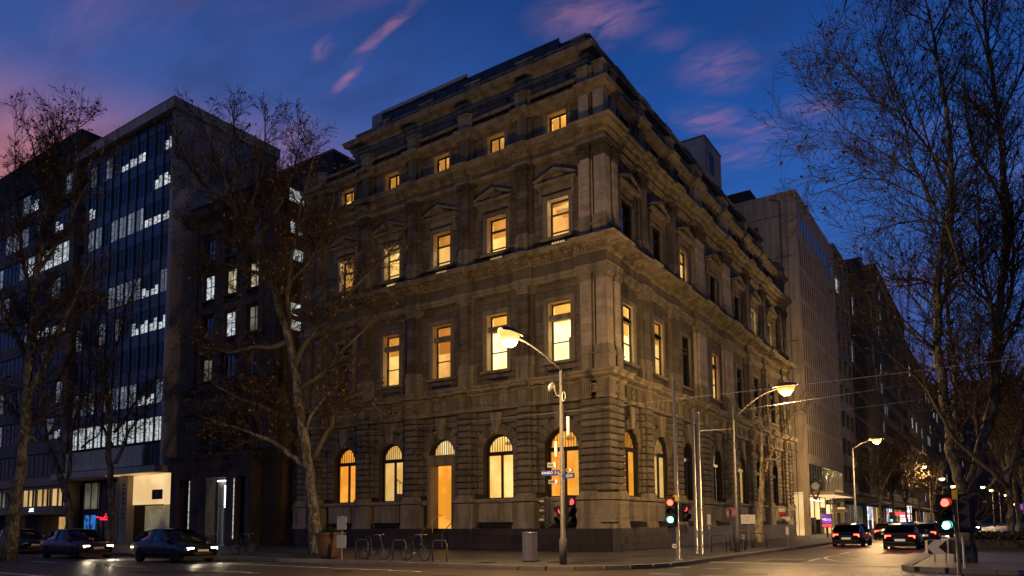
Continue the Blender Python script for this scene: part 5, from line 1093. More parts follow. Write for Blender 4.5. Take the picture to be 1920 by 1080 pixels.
lt = thing('lift_tower', 'pale windowless lift tower rising behind the bank roof', 'building', (-10, 43, 0)); q = M(); q.box(-3, 2, -2.5, 3.05, 0, 43); ob('wall', q, 'concrete_light', lt); q = M(); q.box(2.0, 2.03, -.9, .5, 39.6, 41.9); ob('louvre', q, 'iron', lt); q = M(); q.box(-3.05, 2.05, -2.55, 3.1, 43, 43.15); ob('coping', q, 'grey_stone', lt); q = M(); q.box(-3, 2.02, -2.52, -2.5, 36.5, 36.54); ob('joint', q, 'grey_stone', lt)
TREES={'plane_570':((-11.2,-9.0,0.13),[[(-0.11,0.02),(-0.18,1.17),(-0.39,2.72),(-0.6,4.28),(-0.89,5.85),(-1.12,7.03),(-1.3,8.1),(-1.51,9.3),(-1.78,10.64),(-2.12,11.72),(-2.52,12.94),(-2.88,13.9),(-3.37,15.0),(-3.98,16.11),(-4.49,17.08),(-4.84,18.06),(-5.22,19.18),(-5.66,20.31),(-6.1,21.45),(-6.55,22.59),(-6.85,23.59)],[(-0.89,5.85),(-0.59,6.64),(-0.29,7.16),(0.28,7.82),(1.0,8.35)],[(-0.54,4.02),(-1.15,4.59),(-1.81,5.07),(-2.61,5.65),(-3.53,6.0),(-4.45,6.32),(-5.24,6.61),(-5.9,6.8)],[(-1.07,6.77),(-1.59,6.64),(-2.12,6.96),(-2.78,7.23),(-3.44,7.5),(-4.23,7.77),(-4.9,8.12),(-5.43,8.39),(-5.97,8.93)],[(-1.51,9.3),(-1.14,10.23),(-0.49,11.17),(0.15,11.97),(0.94,12.89),(1.72,13.87),(2.51,14.69),(3.04,15.37),(3.43,15.84)],[(-1.78,10.64),(-1.83,11.72),(-1.9,12.8),(-1.87,13.89),(-1.76,14.99),(-1.58,16.37),(-1.39,17.76),(-1.15,19.15),(-0.85,20.42),(-0.54,21.41)],[(-4.49,17.08),(-4.12,18.19),(-3.75,19.45),(-3.38,20.86),(-3.28,22.28),(-3.25,23.28)],[(-4.84,18.06),(-5.61,18.76),(-6.45,19.47),(-7.15,20.32),(-7.73,21.46),(-8.17,22.46)],[(-3.98,16.11),(-3.15,17.21),(-2.51,18.6),(-2.14,20.0),(-1.9,21.42),(-1.79,22.41)],[(-2.52,12.94),(-1.74,13.89),(-0.83,15.26),(-0.19,16.64),(0.11,18.03),(0.25,19.43)],[(-3.37,15.0),(-4.46,15.83),(-5.41,16.39),(-6.36,16.82),(-7.17,17.1)],[(-2.88,13.9),(-3.61,14.32),(-4.69,14.73),(-5.77,15.02),(-6.84,15.3)],[(-1.3,8.1),(-0.06,9.02),(1.23,10.62),(2.28,11.69),(2.93,12.5)],[(-4.49,17.08),(-4.64,18.62),(-4.85,20.3),(-4.95,22.01),(-5.08,23.72),(-5.23,24.15)],[(-0.64,4.8),(-0.26,5.58),(0.2,6.37),(0.44,7.16),(1.01,7.81),(1.79,8.07),(2.59,7.27),(3.38,6.74)],[(-1.78,10.64),(-2.59,10.37),(-3.51,10.38),(-4.82,10.12),(-6.15,10.4),(-6.69,10.67)]]),'plane_20':((-22.5,-17.2,0.0),[[(-0.67,0.02),(-0.61,1.78),(-0.52,3.31),(-0.43,4.85),(-0.41,6.4),(-0.44,7.96),(-0.48,9.54),(-0.51,11.13),(-0.55,12.74),(-0.53,14.35),(-0.42,16.25),(-0.29,17.9),(-0.17,19.56),(-0.03,20.95),(0.06,22.35),(0.12,23.34)],[(-0.44,7.96),(-0.01,8.62),(0.46,9.54),(0.93,10.46),(1.4,11.52),(1.8,12.32),(2.21,13.12),(2.6,13.79),(3.13,14.87)],[(-0.42,5.62),(-0.82,6.4),(-1.23,7.19),(-1.79,7.97),(-2.57,9.03)],[(-0.46,9.28),(-0.88,10.34),(-1.31,11.4),(-1.73,12.48),(-2.34,13.82)],[(-0.55,12.74),(-1.02,13.81),(-1.36,15.17),(-1.7,16.54),(-2.06,18.18),(-2.42,19.85),(-2.57,21.52)],[(-0.53,14.35),(0.2,15.43),(0.81,16.52),(1.28,17.61),(1.89,18.71),(2.43,19.82),(2.73,20.93)],[(-0.42,16.25),(0.22,17.62),(0.68,19.0),(1.02,20.38),(1.35,21.78),(1.7,22.9)],[(-0.29,17.9),(-0.79,19.28),(-1.27,20.68),(-1.75,22.08),(-2.12,22.93)],[(-0.51,11.13),(0.26,11.93),(1.14,12.46),(2.17,12.85)],[(-0.41,6.4),(0.14,6.66),(0.76,7.17),(1.39,7.43),(2.41,7.89)]]),'plane_95':((-38.5,-8.7,0.13),[[(1.02,0.36),(0.95,1.66),(0.74,2.96),(0.44,3.89),(-0.03,5.01),(-0.53,6.03),(-1.04,7.17),(-1.41,8.42),(-1.55,9.75),(-1.78,11.28),(-2.05,12.82),(-2.27,14.75),(-2.22,16.7),(-2.17,18.66)],[(0.44,3.89),(0.48,5.2),(0.47,6.33),(0.36,7.65),(0.45,8.97),(0.71,10.5),(0.83,12.03),(1.12,13.96),(1.41,15.89)],[(-1.39,8.04),(-0.83,8.98),(-0.2,9.93),(0.53,10.42),(1.27,10.68),(1.87,10.87)],[(-1.04,7.17),(-1.92,8.16),(-2.32,8.61),(-3.19,9.38),(-3.99,10.15)],[(0.39,7.08),(1.04,7.64),(1.59,8.02),(2.11,8.96)],[(-1.55,9.75),(-1.04,11.66),(-0.55,13.19),(-0.14,14.74),(-0.16,16.68)]]),'plane_205':((-33.5,-8.8,0.13),[[(1.31,0.24),(1.31,1.81),(1.22,3.21),(1.09,4.44),(1.02,5.33),(0.8,6.22),(0.73,7.11),(0.79,8.18),(0.51,9.62),(0.17,10.88),(-0.24,12.15),(-0.53,13.61),(-0.79,15.45),(-1.06,17.29)],[(0.79,8.18),(0.95,9.25),(0.69,10.34),(0.44,11.24),(0.08,12.15),(-0.32,12.95)],[(1.0,5.68),(1.38,6.75),(1.69,7.82),(2.19,8.71),(2.87,9.42),(3.56,9.88),(4.11,10.49)],[(0.74,6.93),(0.08,8.18),(-0.39,9.08),(-1.06,9.63),(-1.6,9.81)],[(0.85,7.64),(1.31,8.53),(1.86,9.61),(2.47,10.51),(3.15,11.22),(3.85,11.76)],[(0.17,10.88),(0.78,12.51),(1.24,14.33),(1.7,16.17),(2.18,17.64),(2.55,19.13)],[(-0.24,12.15),(-1.26,13.98),(-1.89,15.82),(-2.34,17.67)]]),'plane_1802':((14.95,-3.0,0.14),[[(0.17,-0.01),(0.22,0.76),(0.27,1.51),(0.32,2.26)],[(0.24,2.16),(0.04,2.91),(-0.13,3.77),(-0.29,4.62),(-0.43,5.48),(-0.57,6.35),(-0.67,7.22),(-0.74,8.0),(-0.81,8.78),(-0.86,9.57),(-0.75,10.36),(-0.58,11.36),(-0.46,12.36),(-0.45,13.57),(-0.57,14.79),(-0.78,16.02),(-1.04,17.27),(-1.27,18.52),(-1.45,19.58),(-1.57,20.42)],[(0.39,2.25),(0.75,3.19),(1.0,4.14),(1.22,5.09),(1.41,6.05),(1.57,7.01),(1.72,7.98),(1.86,8.96),(2.02,10.14),(2.13,11.34),(2.15,12.74),(2.11,14.16),(1.93,15.8),(1.76,17.46),(1.67,19.13),(1.66,20.83),(1.65,22.33)],[(0.52,2.44),(0.99,3.0),(1.49,3.47),(1.99,3.94),(2.59,4.41),(3.3,5.07)],[(0.2,2.54),(-0.24,2.92),(-0.69,3.39),(-1.04,3.77),(-1.45,4.15),(-1.83,4.92),(-2.16,5.69),(-2.7,6.27),(-3.44,6.85),(-4.19,7.05)],[(0.04,2.91),(0.19,3.76),(0.07,4.91),(0.29,6.05),(0.4,7.21),(0.28,8.38),(0.26,9.56),(0.43,10.75),(0.62,12.15),(0.61,13.56),(0.3,14.99),(-0.0,16.43),(-0.31,17.89),(-0.54,19.15),(-0.78,20.21)],[(-0.67,7.22),(-1.25,7.81),(-1.83,8.4),(-2.38,8.79),(-2.95,8.99)],[(-0.81,8.78),(-0.37,9.67),(0.12,10.36),(0.64,10.95),(1.24,11.34)],[(-0.83,9.37),(-1.02,10.36),(-1.29,11.16),(-1.63,11.96),(-1.98,12.77),(-2.32,13.58),(-2.56,14.6),(-2.81,15.63),(-3.14,16.87),(-3.39,17.91)],[(-0.45,13.57),(-1.12,14.18),(-1.65,15.21),(-1.98,16.45),(-2.26,17.9),(-2.44,18.95)],[(1.57,7.01),(1.46,8.77),(1.22,10.35),(1.14,12.14),(1.18,13.96),(1.36,15.6)],[(1.72,7.98),(2.38,9.55),(2.7,11.33),(2.73,13.14),(2.72,14.97),(2.74,16.83),(2.7,18.5)],[(-1.63,11.96),(-2.39,12.37),(-3.14,12.78),(-3.92,12.88),(-4.71,12.59),(-5.5,12.39)],[(-1.98,12.77),(-2.72,13.48),(-3.47,14.1),(-4.22,14.82),(-4.87,15.64),(-5.33,16.36),(-5.51,16.78)],[(-2.56,14.6),(-3.41,15.42),(-3.96,16.25),(-4.31,17.08),(-4.68,17.71)],[(-1.29,11.16),(-2.05,11.37),(-2.83,11.27),(-3.62,10.98),(-4.22,10.58)],[(-0.88,9.57),(-1.55,9.87),(-2.32,9.88),(-3.1,9.68)],[(1.57,7.01),(2.18,7.98),(2.72,8.96),(3.39,10.14),(3.76,11.33)],[(2.02,10.14),(2.6,11.33),(3.09,12.74),(3.5,14.36),(3.71,15.99)],[(2.15,12.74),(1.6,13.76),(1.07,14.78),(0.76,16.01),(0.65,17.47),(0.64,18.93)],[(1.93,15.8),(2.6,17.04),(3.1,18.49),(3.4,19.97),(3.6,21.46)],[(1.76,17.46),(1.32,18.72),(1.0,19.98),(0.87,21.05),(0.74,22.12)],[(1.86,8.96),(1.22,9.56),(0.6,10.35),(0.06,10.95)],[(1.72,7.98),(2.41,8.57),(3.0,8.76),(3.59,8.95)],[(1.0,4.14),(0.85,5.28),(1.02,6.44),(0.96,7.6),(1.12,8.77)],[(0.52,2.44),(1.28,3.19),(1.84,4.51),(2.31,5.85),(2.59,7.01),(2.87,8.37)]]),'plane_1420':((4.6,9.8,0.13),[[(-0.02,0.25),(0.02,1.38),(0.18,2.45),(0.29,3.53),(0.32,4.46),(0.43,5.55),(0.47,6.64),(0.55,7.27)],[(0.24,3.22),(0.63,4.3),(0.97,5.17),(1.37,5.91),(1.81,6.63),(2.3,7.25),(2.8,8.04),(3.14,8.73),(3.44,9.04),(3.95,9.36)],[(0.4,4.83),(0.72,5.11),(1.21,5.04),(2.14,5.04)],[(1.22,5.17),(1.76,5.41),(2.23,5.6)],[(0.55,7.27),(0.27,7.9),(0.0,8.37)],[(0.55,7.27),(0.92,7.89),(1.4,8.2)],[(2.47,7.57),(2.34,8.2),(2.2,8.52)],[(2.8,8.04),(3.59,8.28),(4.21,8.19)]])}
# ================================================================ street lamps
def lamp_light(par, loc, power, col=(1, .60, .24), r=.12):
    l = bpy.data.lights.new('lamp_light', 'POINT'); l.energy = power; l.color = col; l.shadow_soft_size = r
    o = bpy.data.objects.new('lamp_light', l); COL.objects.link(o); o.location = loc; o.parent = par; return o
def street_lamp(label, base, top, head, power, arm_z=None, pr=.10, group='street lamps', pmat='painted_pole', bulb='sodium_lamp', hs=1.7):
    t = thing('street_lamp', label, 'street lamp', base, 0, group); hx, hy, hz = (head[i] - base[i] for i in range(3)); T_ = top - base[2]; az = (arm_z or top) - base[2] - .1
    q = M(); q.tube([(0, 0, 0), (0, 0, .9), (0, 0, .95), (0, 0, T_)], [pr * 1.5, pr * 1.5, pr, pr * .6], 12); ob('pole', q, pmat, t, True)
    q = M(); P = [(hx * u, hy * u, az + (hz - az) * (1 - (1 - u) ** 2)) for u in [k / 8 for k in range(9)]]; q.tube(P, .035, 8); ob('arm', q, 'pole_dark', t, True)
    ux, uy = hx / sqrt(hx * hx + hy * hy), hy / sqrt(hx * hx + hy * hy); a = atan2(uy, ux)
    def H(x, y, z): return (hx + hs * (x * cos(a) - y * sin(a)), hy + hs * (x * sin(a) + y * cos(a)), hz + hs * z)
    q = M(H, False); n = 10; R_ = [(-.35, .05, .02), (-.25, .12, .07), (0, .17, .11), (.22, .15, .10), (.34, .06, .05)]; vs = []
    for x, w, h in R_:
        for k in range(n): an = pi * k / (n - 1); vs.append((x, w * cos(an), .02 + h * sin(an)))
    q.add(vs, [(i * n + k, i * n + k + 1, (i + 1) * n + k + 1, (i + 1) * n + k) for i in range(4) for k in range(n - 1)]); hd = ob('lantern', q, 'pole_dark', t, True)
    q = M(H, False); vs = []; n2 = 12
    for rr, z in ((1, .02), (.96, -.06), (.8, -.13), (.5, -.18), (.05, -.20)): vs += [(rr * .24 * cos(2 * pi * k / n2) + .02, rr * .14 * sin(2 * pi * k / n2), z) for k in range(n2)]
    q.add(vs, [(i * n2 + k, (i + 1) * n2 + k, (i + 1) * n2 + (k + 1) % n2, i * n2 + (k + 1) % n2) for i in range(4) for k in range(n2)]); bw = ob('bowl', q, bulb, hd, True)
    if bulb == 'sodium_lamp': q = M(H, False); q.lathe(.02, 0, [(.02, -.235), (.08, -.225), (.125, -.185), (.15, -.12), (.02, -.10)], 12); ob('lamp_core', q, 'sodium_core', bw, True)
    if power: lamp_light(t, (hx, hy, hz - .55 * hs), power)
    return t
lamp1 = street_lamp('street lamp reaching over the left street from the signal pole at the corner', (3.35, -10.64, .13), 7.16, (3.35, -13.86, 7.67), LAMP1, pr=.09)
lamp2 = street_lamp('brightest street lamp over the side street, pole beside the round speed sign', (5.49, 2.56, .13), 7.4, (8.02, 2.56, 7.95), LAMP2, arm_z=6.7, pr=.085)
lamp3 = street_lamp('street lamp beyond the bank in front of the concrete building', (5.36, 38.5, .13), 8.2, (7.35, 38.5, 8.82), LAMP3)
street_lamp('small bright street lamp seen between the limbs of the big right tree', (5.4, 86, .13), 9.0, (7.5, 86, 9.36), 4000, hs=1.2)
for y, lb in ((123, 'small street lamp past the median lamp, fourth along the left kerb of the side street'), (160, 'tiny street lamp fifth along the left kerb of the side street'), (198, 'tiniest street lamp sixth along the left kerb of the side street')): street_lamp(lb, (5.4, y, .13), 9.0, (7.5, y, 9.3), 1800 if y < 170 else 0, bulb='sodium_far', hs=1.8)
FARL = [((15, 150), (13.41, 150, 8.56), 'lamp just right of the big tree trunk, nearest of the small right ones'), ((16.2, 176), (14.66, 176, 8.7), 'lamp just right of and below the first small one by the trunk'),
        ((19.2, 215), (17.72, 215, 8.6), 'far lamp alone between the two dark median trees'), ((20.6, 284), (19.17, 284, 8.6), 'far lamp lower right of the lone median lamp'), ((23, 362), (21.6, 362, 8.6), 'second farthest lamp near the right edge'), ((25, 408), (23.7, 408, 8.6), 'farthest lamp at the very right edge')]
for (x, y), hd, lb in FARL: street_lamp('far street ' + lb if not lb.startswith('far') and not lb.startswith('second') and not lb.startswith('farthest') else lb.replace('lamp', 'street lamp', 1), (x, y, .13), 8.4, hd, 2500 if y < 180 else 0, bulb='sodium_far', hs=1.6 if y < 300 else 2.2)
# ================================================================ plane trees
RH = Vector((.8292, .559, 0)); FH = Vector((-.559, .8292, 0))
def plane_tree(label, key, r0, seed, twig=1.0, leafp=.25, dens=.42, bark='plane_bark', droop=0.0, spread=1.0, minr=.007, tap=1.0, cut=0):
    base, lines = TREES[key]; rd = random.Random(seed); t = thing('plane_tree', label, 'tree', base, 0, 'plane trees along the streets')
    done = []                                        # (point, radius)
    tw = M(); lv = M()
    for li, ln in enumerate(lines):
        L_ = sum(sqrt((b[0] - a[0]) ** 2 + (b[1] - a[1]) ** 2) for a, b in zip(ln, ln[1:]))
        if li == 0: rs_, d0 = r0, 0
        else:
            cand = min(done, key=lambda p: (p[0] - ln[0][0]) ** 2 + (p[1] - ln[0][1]) ** 2); rs_ = min(cand[3] * (.62 if tap > .5 else .72), .04 + L_ * .0175 * (r0 / .3) ** .5) * (1 if tap > .5 or li < 3 else (.6 if li < 6 else .55)); d0 = cand[2]; ln = [(cand[0] * .7 + ln[0][0] * .3, cand[1] * .7 + ln[0][1] * .3)] + ln[1:]
        if cut and ln[-1][1] > 14: ln = [(a, b if b < 14 else 14 + (b - 14) * cut) for a, b in ln]
        sl = rd.uniform(-.17, .17) * (0 if li == 0 else 1) + (.05 if li == 0 else 0); acc = 0; pts = []; rad = []
        for i, p in enumerate(ln):
            if i: acc += sqrt((p[0] - ln[i - 1][0]) ** 2 + (p[1] - ln[i - 1][1]) ** 2)
            f = min(1, acc / max(L_, .01)); d = d0 + sl * acc + (rd.uniform(-.12, .12) if i and li else 0)
            r = rs_ * (1 - f * (tap if li == 0 else 1)) ** .8 + minr * 1.6
            if li == 0 and i == 0: r = rs_ * 1.45
            if li == 0 and 0 < i and acc < 1.2: r = rs_ * 1.12
            pts.append(RH * p[0] + FH * d + Vector((0, 0, p[1]))); rad.append(r); done.append((p[0], p[1], d, r))
        # densify with a little kinking
        P = [pts[0]]; R_ = [rad[0]]
        for i in range(1, len(pts)):
            for k in (1, 2, 3):
                f = k / 3; q = pts[i - 1].lerp(pts[i], f); 
                if k < 3: q = q + Vector((rd.uniform(-1, 1), rd.uniform(-1, 1), rd.uniform(-1, 1))) * min(.05, rad[i] * .35)
                P.append(q); R_.append(rad[i - 1] + (rad[i] - rad[i - 1]) * f)
        # intermediate points so that later limbs can attach
        for i in range(1, len(ln)):
            for f in (.33, .66): done.append((ln[i - 1][0] + (ln[i][0] - ln[i - 1][0]) * f, ln[i - 1][1] + (ln[i][1] - ln[i - 1][1]) * f, done[-1][2], rad[i - 1] + (rad[i] - rad[i - 1]) * f))
        q = M(); q.tube([tuple(v) for v in P], R_, 10 if rs_ > .12 else 6); ob('trunk' if li == 0 else 'limb', q, bark if li < 4 or bark == 'lamplit_bark' else 'limb_bark', t, True)
        # twigs
        def shoot(p, d, l, r, lev):
            n = 4 if lev == 1 else 3; path = [p.copy()]; v = d.normalized()
            for k in range(n):
                v = (v + Vector((rd.uniform(-1, 1), rd.uniform(-1, 1), rd.uniform(-1, 1))) * .22 + Vector((0, 0, .09 - droop))).normalized(); path.append(path[-1] + v * (l / n))
            rr = [max(minr, r * (1 - .85 * k / n)) for k in range(n + 1)]
            tw.tube([tuple(x) for x in path], rr, 3, cap=False)
            if lev < 3:
                m = int(l / (dens * (.75 if lev == 1 else .45))) + 1
                for k in range(m):
                    f = (.18 + .8 * (k + rd.random()) / m) * n; i = min(int(f), n - 1); pp = path[i].lerp(path[i + 1], f - i); tv = (path[i + 1] - path[i]).normalized()
                    sd_ = tv.orthogonal(); sd_.rotate(Matrix.Rotation(rd.uniform(0, 2 * pi), 3, tv)); shoot(pp, tv * .75 + sd_.normalized() * rd.uniform(.45, .9), l * rd.uniform(.28, .55), rr[i] * .65, lev + 1)
            if lev >= 2 and rd.random() < leafp * (1.6 if lev == 3 else .6):
                for _ in range(rd.choice((1, 1, 2))):
                    c = path[-1] + Vector((rd.uniform(-.06, .06), rd.uniform(-.06, .06), rd.uniform(-.12, .0))); a = Vector((rd.uniform(-1, 1), rd.uniform(-1, 1), rd.uniform(-1, .2))).normalized(); b = a.orthogonal().normalized(); s = rd.uniform(.04, .085) * leafs
                    lv.add([tuple(c + a * s + b * 0), tuple(c + b * s * .7), tuple(c - a * s * .6), tuple(c - b * s * .7)], [(0, 1, 2, 3)])
        leafs = 1.25
        acc = 0
        tot = sum((b - a).length for a, b in zip(P, P[1:])); start = .45 if li == 0 else .14; nxt = start * tot
        for a, b, ra in zip(P, P[1:], R_):
            seg = (b - a).length
            while nxt < acc + seg and seg > 0:
                f = (nxt - acc) / seg; pp = a.lerp(b, f); tv = (b - a).normalized(); fr = nxt / tot
                sd_ = tv.orthogonal(); sd_.rotate(Matrix.Rotation(rd.uniform(0, 2 * pi), 3, tv))
                ln_ = (rd.uniform(.9, 2.6) * (1.15 - .5 * fr)) * twig
                shoot(pp, tv * rd.uniform(.45, .9) + sd_.normalized() * rd.uniform(.5, 1.0) + Vector((0, 0, .15)), ln_, min(.032, ra * .6) * (twig ** .5), 1)
                nxt += dens * rd.uniform(.6, 1.3)
            acc += seg
        shoot(P[-1], (P[-1] - P[-2]), .7 * twig, R_[-1], 1)
    ob('twigs', tw, 'twig_bark', t, kind='stuff'); ob('leaves', lv, 'leaf_brown', t, kind='stuff')
    return t
plane_tree('tall plane tree leaning left in front of the stone building and the bank', 'plane_570', .29, 1, twig=1.0, leafp=.075, dens=.28, cut=.92, minr=.0085)
plane_tree('dark plane tree at the left edge standing nearest in the road', 'plane_20', .30, 2, twig=1.0, leafp=.075, dens=.27, cut=.95, minr=.0085, bark='plane_bark')
plane_tree('forked plane tree behind the leftmost trunk by the office block', 'plane_95', .27, 3, twig=1.0, leafp=.14, dens=.34)
plane_tree('slim plane tree in front of the glowing porch of the office tower', 'plane_205', .24, 4, twig=1.0, leafp=.14, dens=.34)
big = plane_tree('huge plane tree with pale mottled trunk on the median at right', 'plane_1802', .25, 5, twig=1.25, leafp=.05, dens=.36, minr=.0065, tap=.12)
plane_tree('small pruned plane tree lit gold under the brightest lamp by the bank', 'plane_1420', .20, 6, twig=.38, leafp=.35, dens=.40, bark='lamplit_bark')
# plane trees farther up the side street: one general form, copied
def far_tree():
    global TREES
    rd = random.Random(33); ls = [[(0, 0), (.05, 1), (.1, 2.2), (.1, 3.4), (.2, 4.6), (.3, 6.5), (.2, 8.5), (.4, 10.5)]]
    for k in range(11):
        z0 = rd.uniform(2.8, 6.5); s = -1 if k % 2 else 1; w = rd.uniform(1.6, 4.2); h = rd.uniform(3, 6.0); ls.append([(.1, z0), (.1 + s * w * .4, z0 + h * .35), (.1 + s * w * .75, z0 + h * .7), (.1 + s * w, z0 + h)])
    TREES['far'] = ((5.0, 58, .13), ls)
far_tree()
ft = plane_tree('bare plane tree on the pavement nearest the concrete building and its canopy', 'far', .16, 44, twig=1.0, leafp=.18, dens=.62, minr=.014); ft['group'] = 'bare trees up the side street'
FT = [((5.0, 71, .13), 'bare pavement tree beside the grey stone building'), ((5.0, 86, .13), 'bare pavement tree before the blue glass offices'), ((5.0, 104, .13), 'bare pavement tree at the foot of the dark tower'), ((5.0, 130, .13), 'bare pavement tree far along past the dark tower'),
      ((16.6, 16, .14), 'median tree right behind the huge plane tree'), ((17.4, 34, .14), 'median tree second behind the huge plane tree'), ((18.4, 58, .14), 'median tree third behind the huge plane tree'), ((19.5, 90, .14), 'median tree fourth behind the huge plane tree'), ((22.0, 12, .14), 'dark tree at the right edge beyond the hedge')]
for i, (lc, lb) in enumerate(FT): c = dup(ft, lc, .9 + i * 1.3, lb, 'bare trees up the side street'); c.scale = (1, 1, (1.0, 1.1, 1.15, 1.15, 1.15, 1.2, 1.2, 1.2, 1.1)[i])
# ================================================================ signals, poles, signs
def rotz(a): return Matrix.Rotation(a, 4, 'Z')
def signal(label, loc, face, lit, n=3, board=True, h=.33, parent_z=None, group='traffic signals'):
    """lit: {aspect index from the top: material}; face: the angle it looks towards"""
    t = thing('traffic_light', label, 'traffic light', loc, face, group); H_ = n * h
    q = M(); q.box(-.1, .08, -.17, .17, -H_ / 2, H_ / 2); q.box(-.14, -.1, -.12, .12, -H_ / 2 + .05, H_ / 2 - .05); ob('housing', q, 'black_paint', t)
    if board: q = M(); q.box(.02, .035, -.21, .21, -H_ / 2 - .07, H_ / 2 + .07); q.box(.035, .038, -.2, .2, H_ / 2 + .05, H_ / 2 + .055); ob('target_board', q, 'black_paint', t)
    for i in range(n):
        z = H_ / 2 - h * (i + .5)
        q = M(lambda x, y, zz: (.085 + zz, x, z + y), False); q.lathe(0, 0, [(.02, .03), (.09, .02), (.115, 0), (.115, -.01)], 14); ob('lens', q, lit.get(i, 'lens_off'), t, True)
        q = M(); k = 10; vs = []
        for x in (.08, .27):
            for j in range(k + 1): a = radians(-35) + radians(250) * j / k; vs.append((x - (.06 if x > .1 and (j < 2 or j > k - 2) else 0), .14 * cos(a), z + .14 * sin(a)))
        q.add(vs, [(j, j + 1, k + 2 + j, k + 1 + j) for j in range(k)]); ob('visor', q, 'black_paint', t)
    q = M(); q.tube([(-.12, 0, H_ / 2 - .1), (-.3, 0, H_ / 2 - .1)], .025, 5); q.tube([(-.12, 0, -H_ / 2 + .1), (-.3, 0, -H_ / 2 + .1)], .025, 5); ob('bracket', q, 'black_paint', t)
    return t
signal('black signal head left of the corner lamp pole showing red to the left street', (3.35 - .62, -10.64, 1.98), pi + .25, {1: 'signal_red_dim'})
signal('small signal head tucked close behind the corner lamp pole with amber and red lenses', (3.18, -10.40, 1.86), pi * .5 - .35 + pi, {0: 'signal_red_dim'}, n=2, board=False, h=.36)
signal('black signal head on the right side of the corner lamp pole with red at top', (3.35 + .33, -10.68, 2.0), -.55, {0: 'signal_red_dim'}, board=True)
signal('red over white-green signal head facing the camera on the thin tall pole', (5.60, -6.2, 2.02), -pi / 2 + .25, {0: 'signal_red', 2: 'signal_green'})
signal('small signal head turned right on the thin tall pole showing dim red', (6.06, -6.0, 1.95), -.35, {0: 'signal_red_dim'}, n=2, board=False, h=.34)
signal('red and green signal head left of the huge tree trunk', (14.82, -8.15, 1.78), -pi / 2 + .3, {0: 'signal_red', 2: 'signal_green'})
signal('unlit signal head seen from behind between the pole and the huge trunk', (15.36, -8.05, 1.80), pi / 2 - .2, {})
signal('far signal head glowing blue-green over the side street traffic', (6.4, 55, 1.95), -pi / 2, {2: 'signal_blue'})
def pole(label, cat, loc, h, r, mt='galv_steel', name='pole', group=None):
    t = thing(name, label, cat, loc, 0, group); q = M(); q.tube([(0, 0, 0), (0, 0, .03), (0, 0, .035), (0, 0, h)], [r * 2.1, r * 2.1, r, r * .72], 12); ob('shaft', q, mt, t, True)
    q = M(); q.lathe(0, 0, [(r * .75, h), (r * .8, h + .02), (r * .3, h + .06)], 10); ob('cap', q, mt, t)
    return t
pl = pole('thin tall steel pole carrying the signal with red over green', 'pole', (5.80, -6.04, .13), 7.05, .075)
q = M(); q.box(-.09, .09, -.15, -.08, 2.25, 2.5); ob('button_box', q, 'sign_yellow', pl)
q = M(); q.box(-.36, -.12, -.1, .06, 1.05, 1.38); ob('pedestrian_head', q, 'black_paint', pl); q = M(); q.box(.12, .36, -.1, .06, 1.05, 1.38); ob('pedestrian_head', q, 'black_paint', pl)
q = M(); q.box(-.13, -.11, -.1, .1, .62, 1.15); ob('banner', q, 'sign_blue', pl)
q = M(lambda x, y, z: (x - .1, -.1 - z, .55 + y)); q.lathe(0, 0, [(.09, 0), (.09, .015)], 14); o = ob('round_sign', q, 'sign_white', pl); q = M(); q.box(-.15, -.05, -.122, -.118, .53, .57); ob('bar', q, 'sign_black', o)
for x, lb in ((4.66, 'left-hand steel pole of the twin tram wire poles by the kerb'), (4.90, 'right-hand steel pole of the twin tram wire poles by the kerb')):
    p = pole(lb, 'pole', (x, -.83, .13), 6.6 if x < 4.8 else 6.45, .085, group='twin tram wire poles')
    q = M()
    for z in (2.0, 1.0, .35): q.tube([(0, 0, z), (0, 0, z + .06)], .1, 12)
    ob('band', q, 'galv_steel', p)
p = pole('grey signal pole rising left of the huge tree trunk on the median', 'pole', (15.1, -8.1, 0), 2.2, .055, 'painted_pole')
q = M(); q.box(-.07, .07, -.07, .07, 2.2, 2.48); ob('cap_box', q, 'sign_yellow', p)
# fittings on the corner lamp pole
f = thing('street_name_sign', 'blue street name blade pointing left on the corner lamp pole', 'sign', (3.27, -10.68, 3.38)); q = M(); q.box(-.74, 0, -.015, .015, -.1, .1); ob('blade', q, 'sign_blue', f); text('lettering', 'FANKO  S <', .135, 'sign_white', f, (-.37, -.018, 0), RA); q = M(); q.box(-.04, .14, -.04, .08, -.14, -.02); ob('clamp', q, 'galv_steel', f)
f = thing('street_name_sign', 'darker blue street name blade pointing right on the corner lamp pole', 'sign', (3.40, -10.66, 3.24), -.35); q = M(); q.box(0, .6, -.015, .015, -.09, .09); ob('blade', q, 'sign_blue', f); q = M(); q.box(.2, .55, -.018, -.015, -.05, .05); ob('panel', q, 'sign_grey', f)
for lb, lc, w, h, mt in (('grey notice box on the corner pole above the blue left blade', (2.98, -10.72, 3.66), .34, .18, 'sign_grey'), ('small grey plate on the corner pole below the blue left blade', (3.02, -10.72, 3.06), .36, .14, 'sign_grey'), ('little dark plate on the corner pole above the right blade', (3.66, -10.7, 3.45), .22, .1, 'sign_grey')):
    f = thing('notice_plate', lb, 'sign', lc); q = M(); q.box(-w / 2, w / 2, -.03, .03, -h / 2, h / 2); ob('plate', q, mt, f); q = M(); q.box(w / 2 - .06, w / 2 + .02, -.05, .05, -h / 2, h / 2); ob('end_cap', q, 'sign_white', f)
    q = M(); q.box(-w / 2 + .03, w / 2 - .1, -.034, -.03, -.02, .02); ob('printed_line', q, 'sign_black', f)
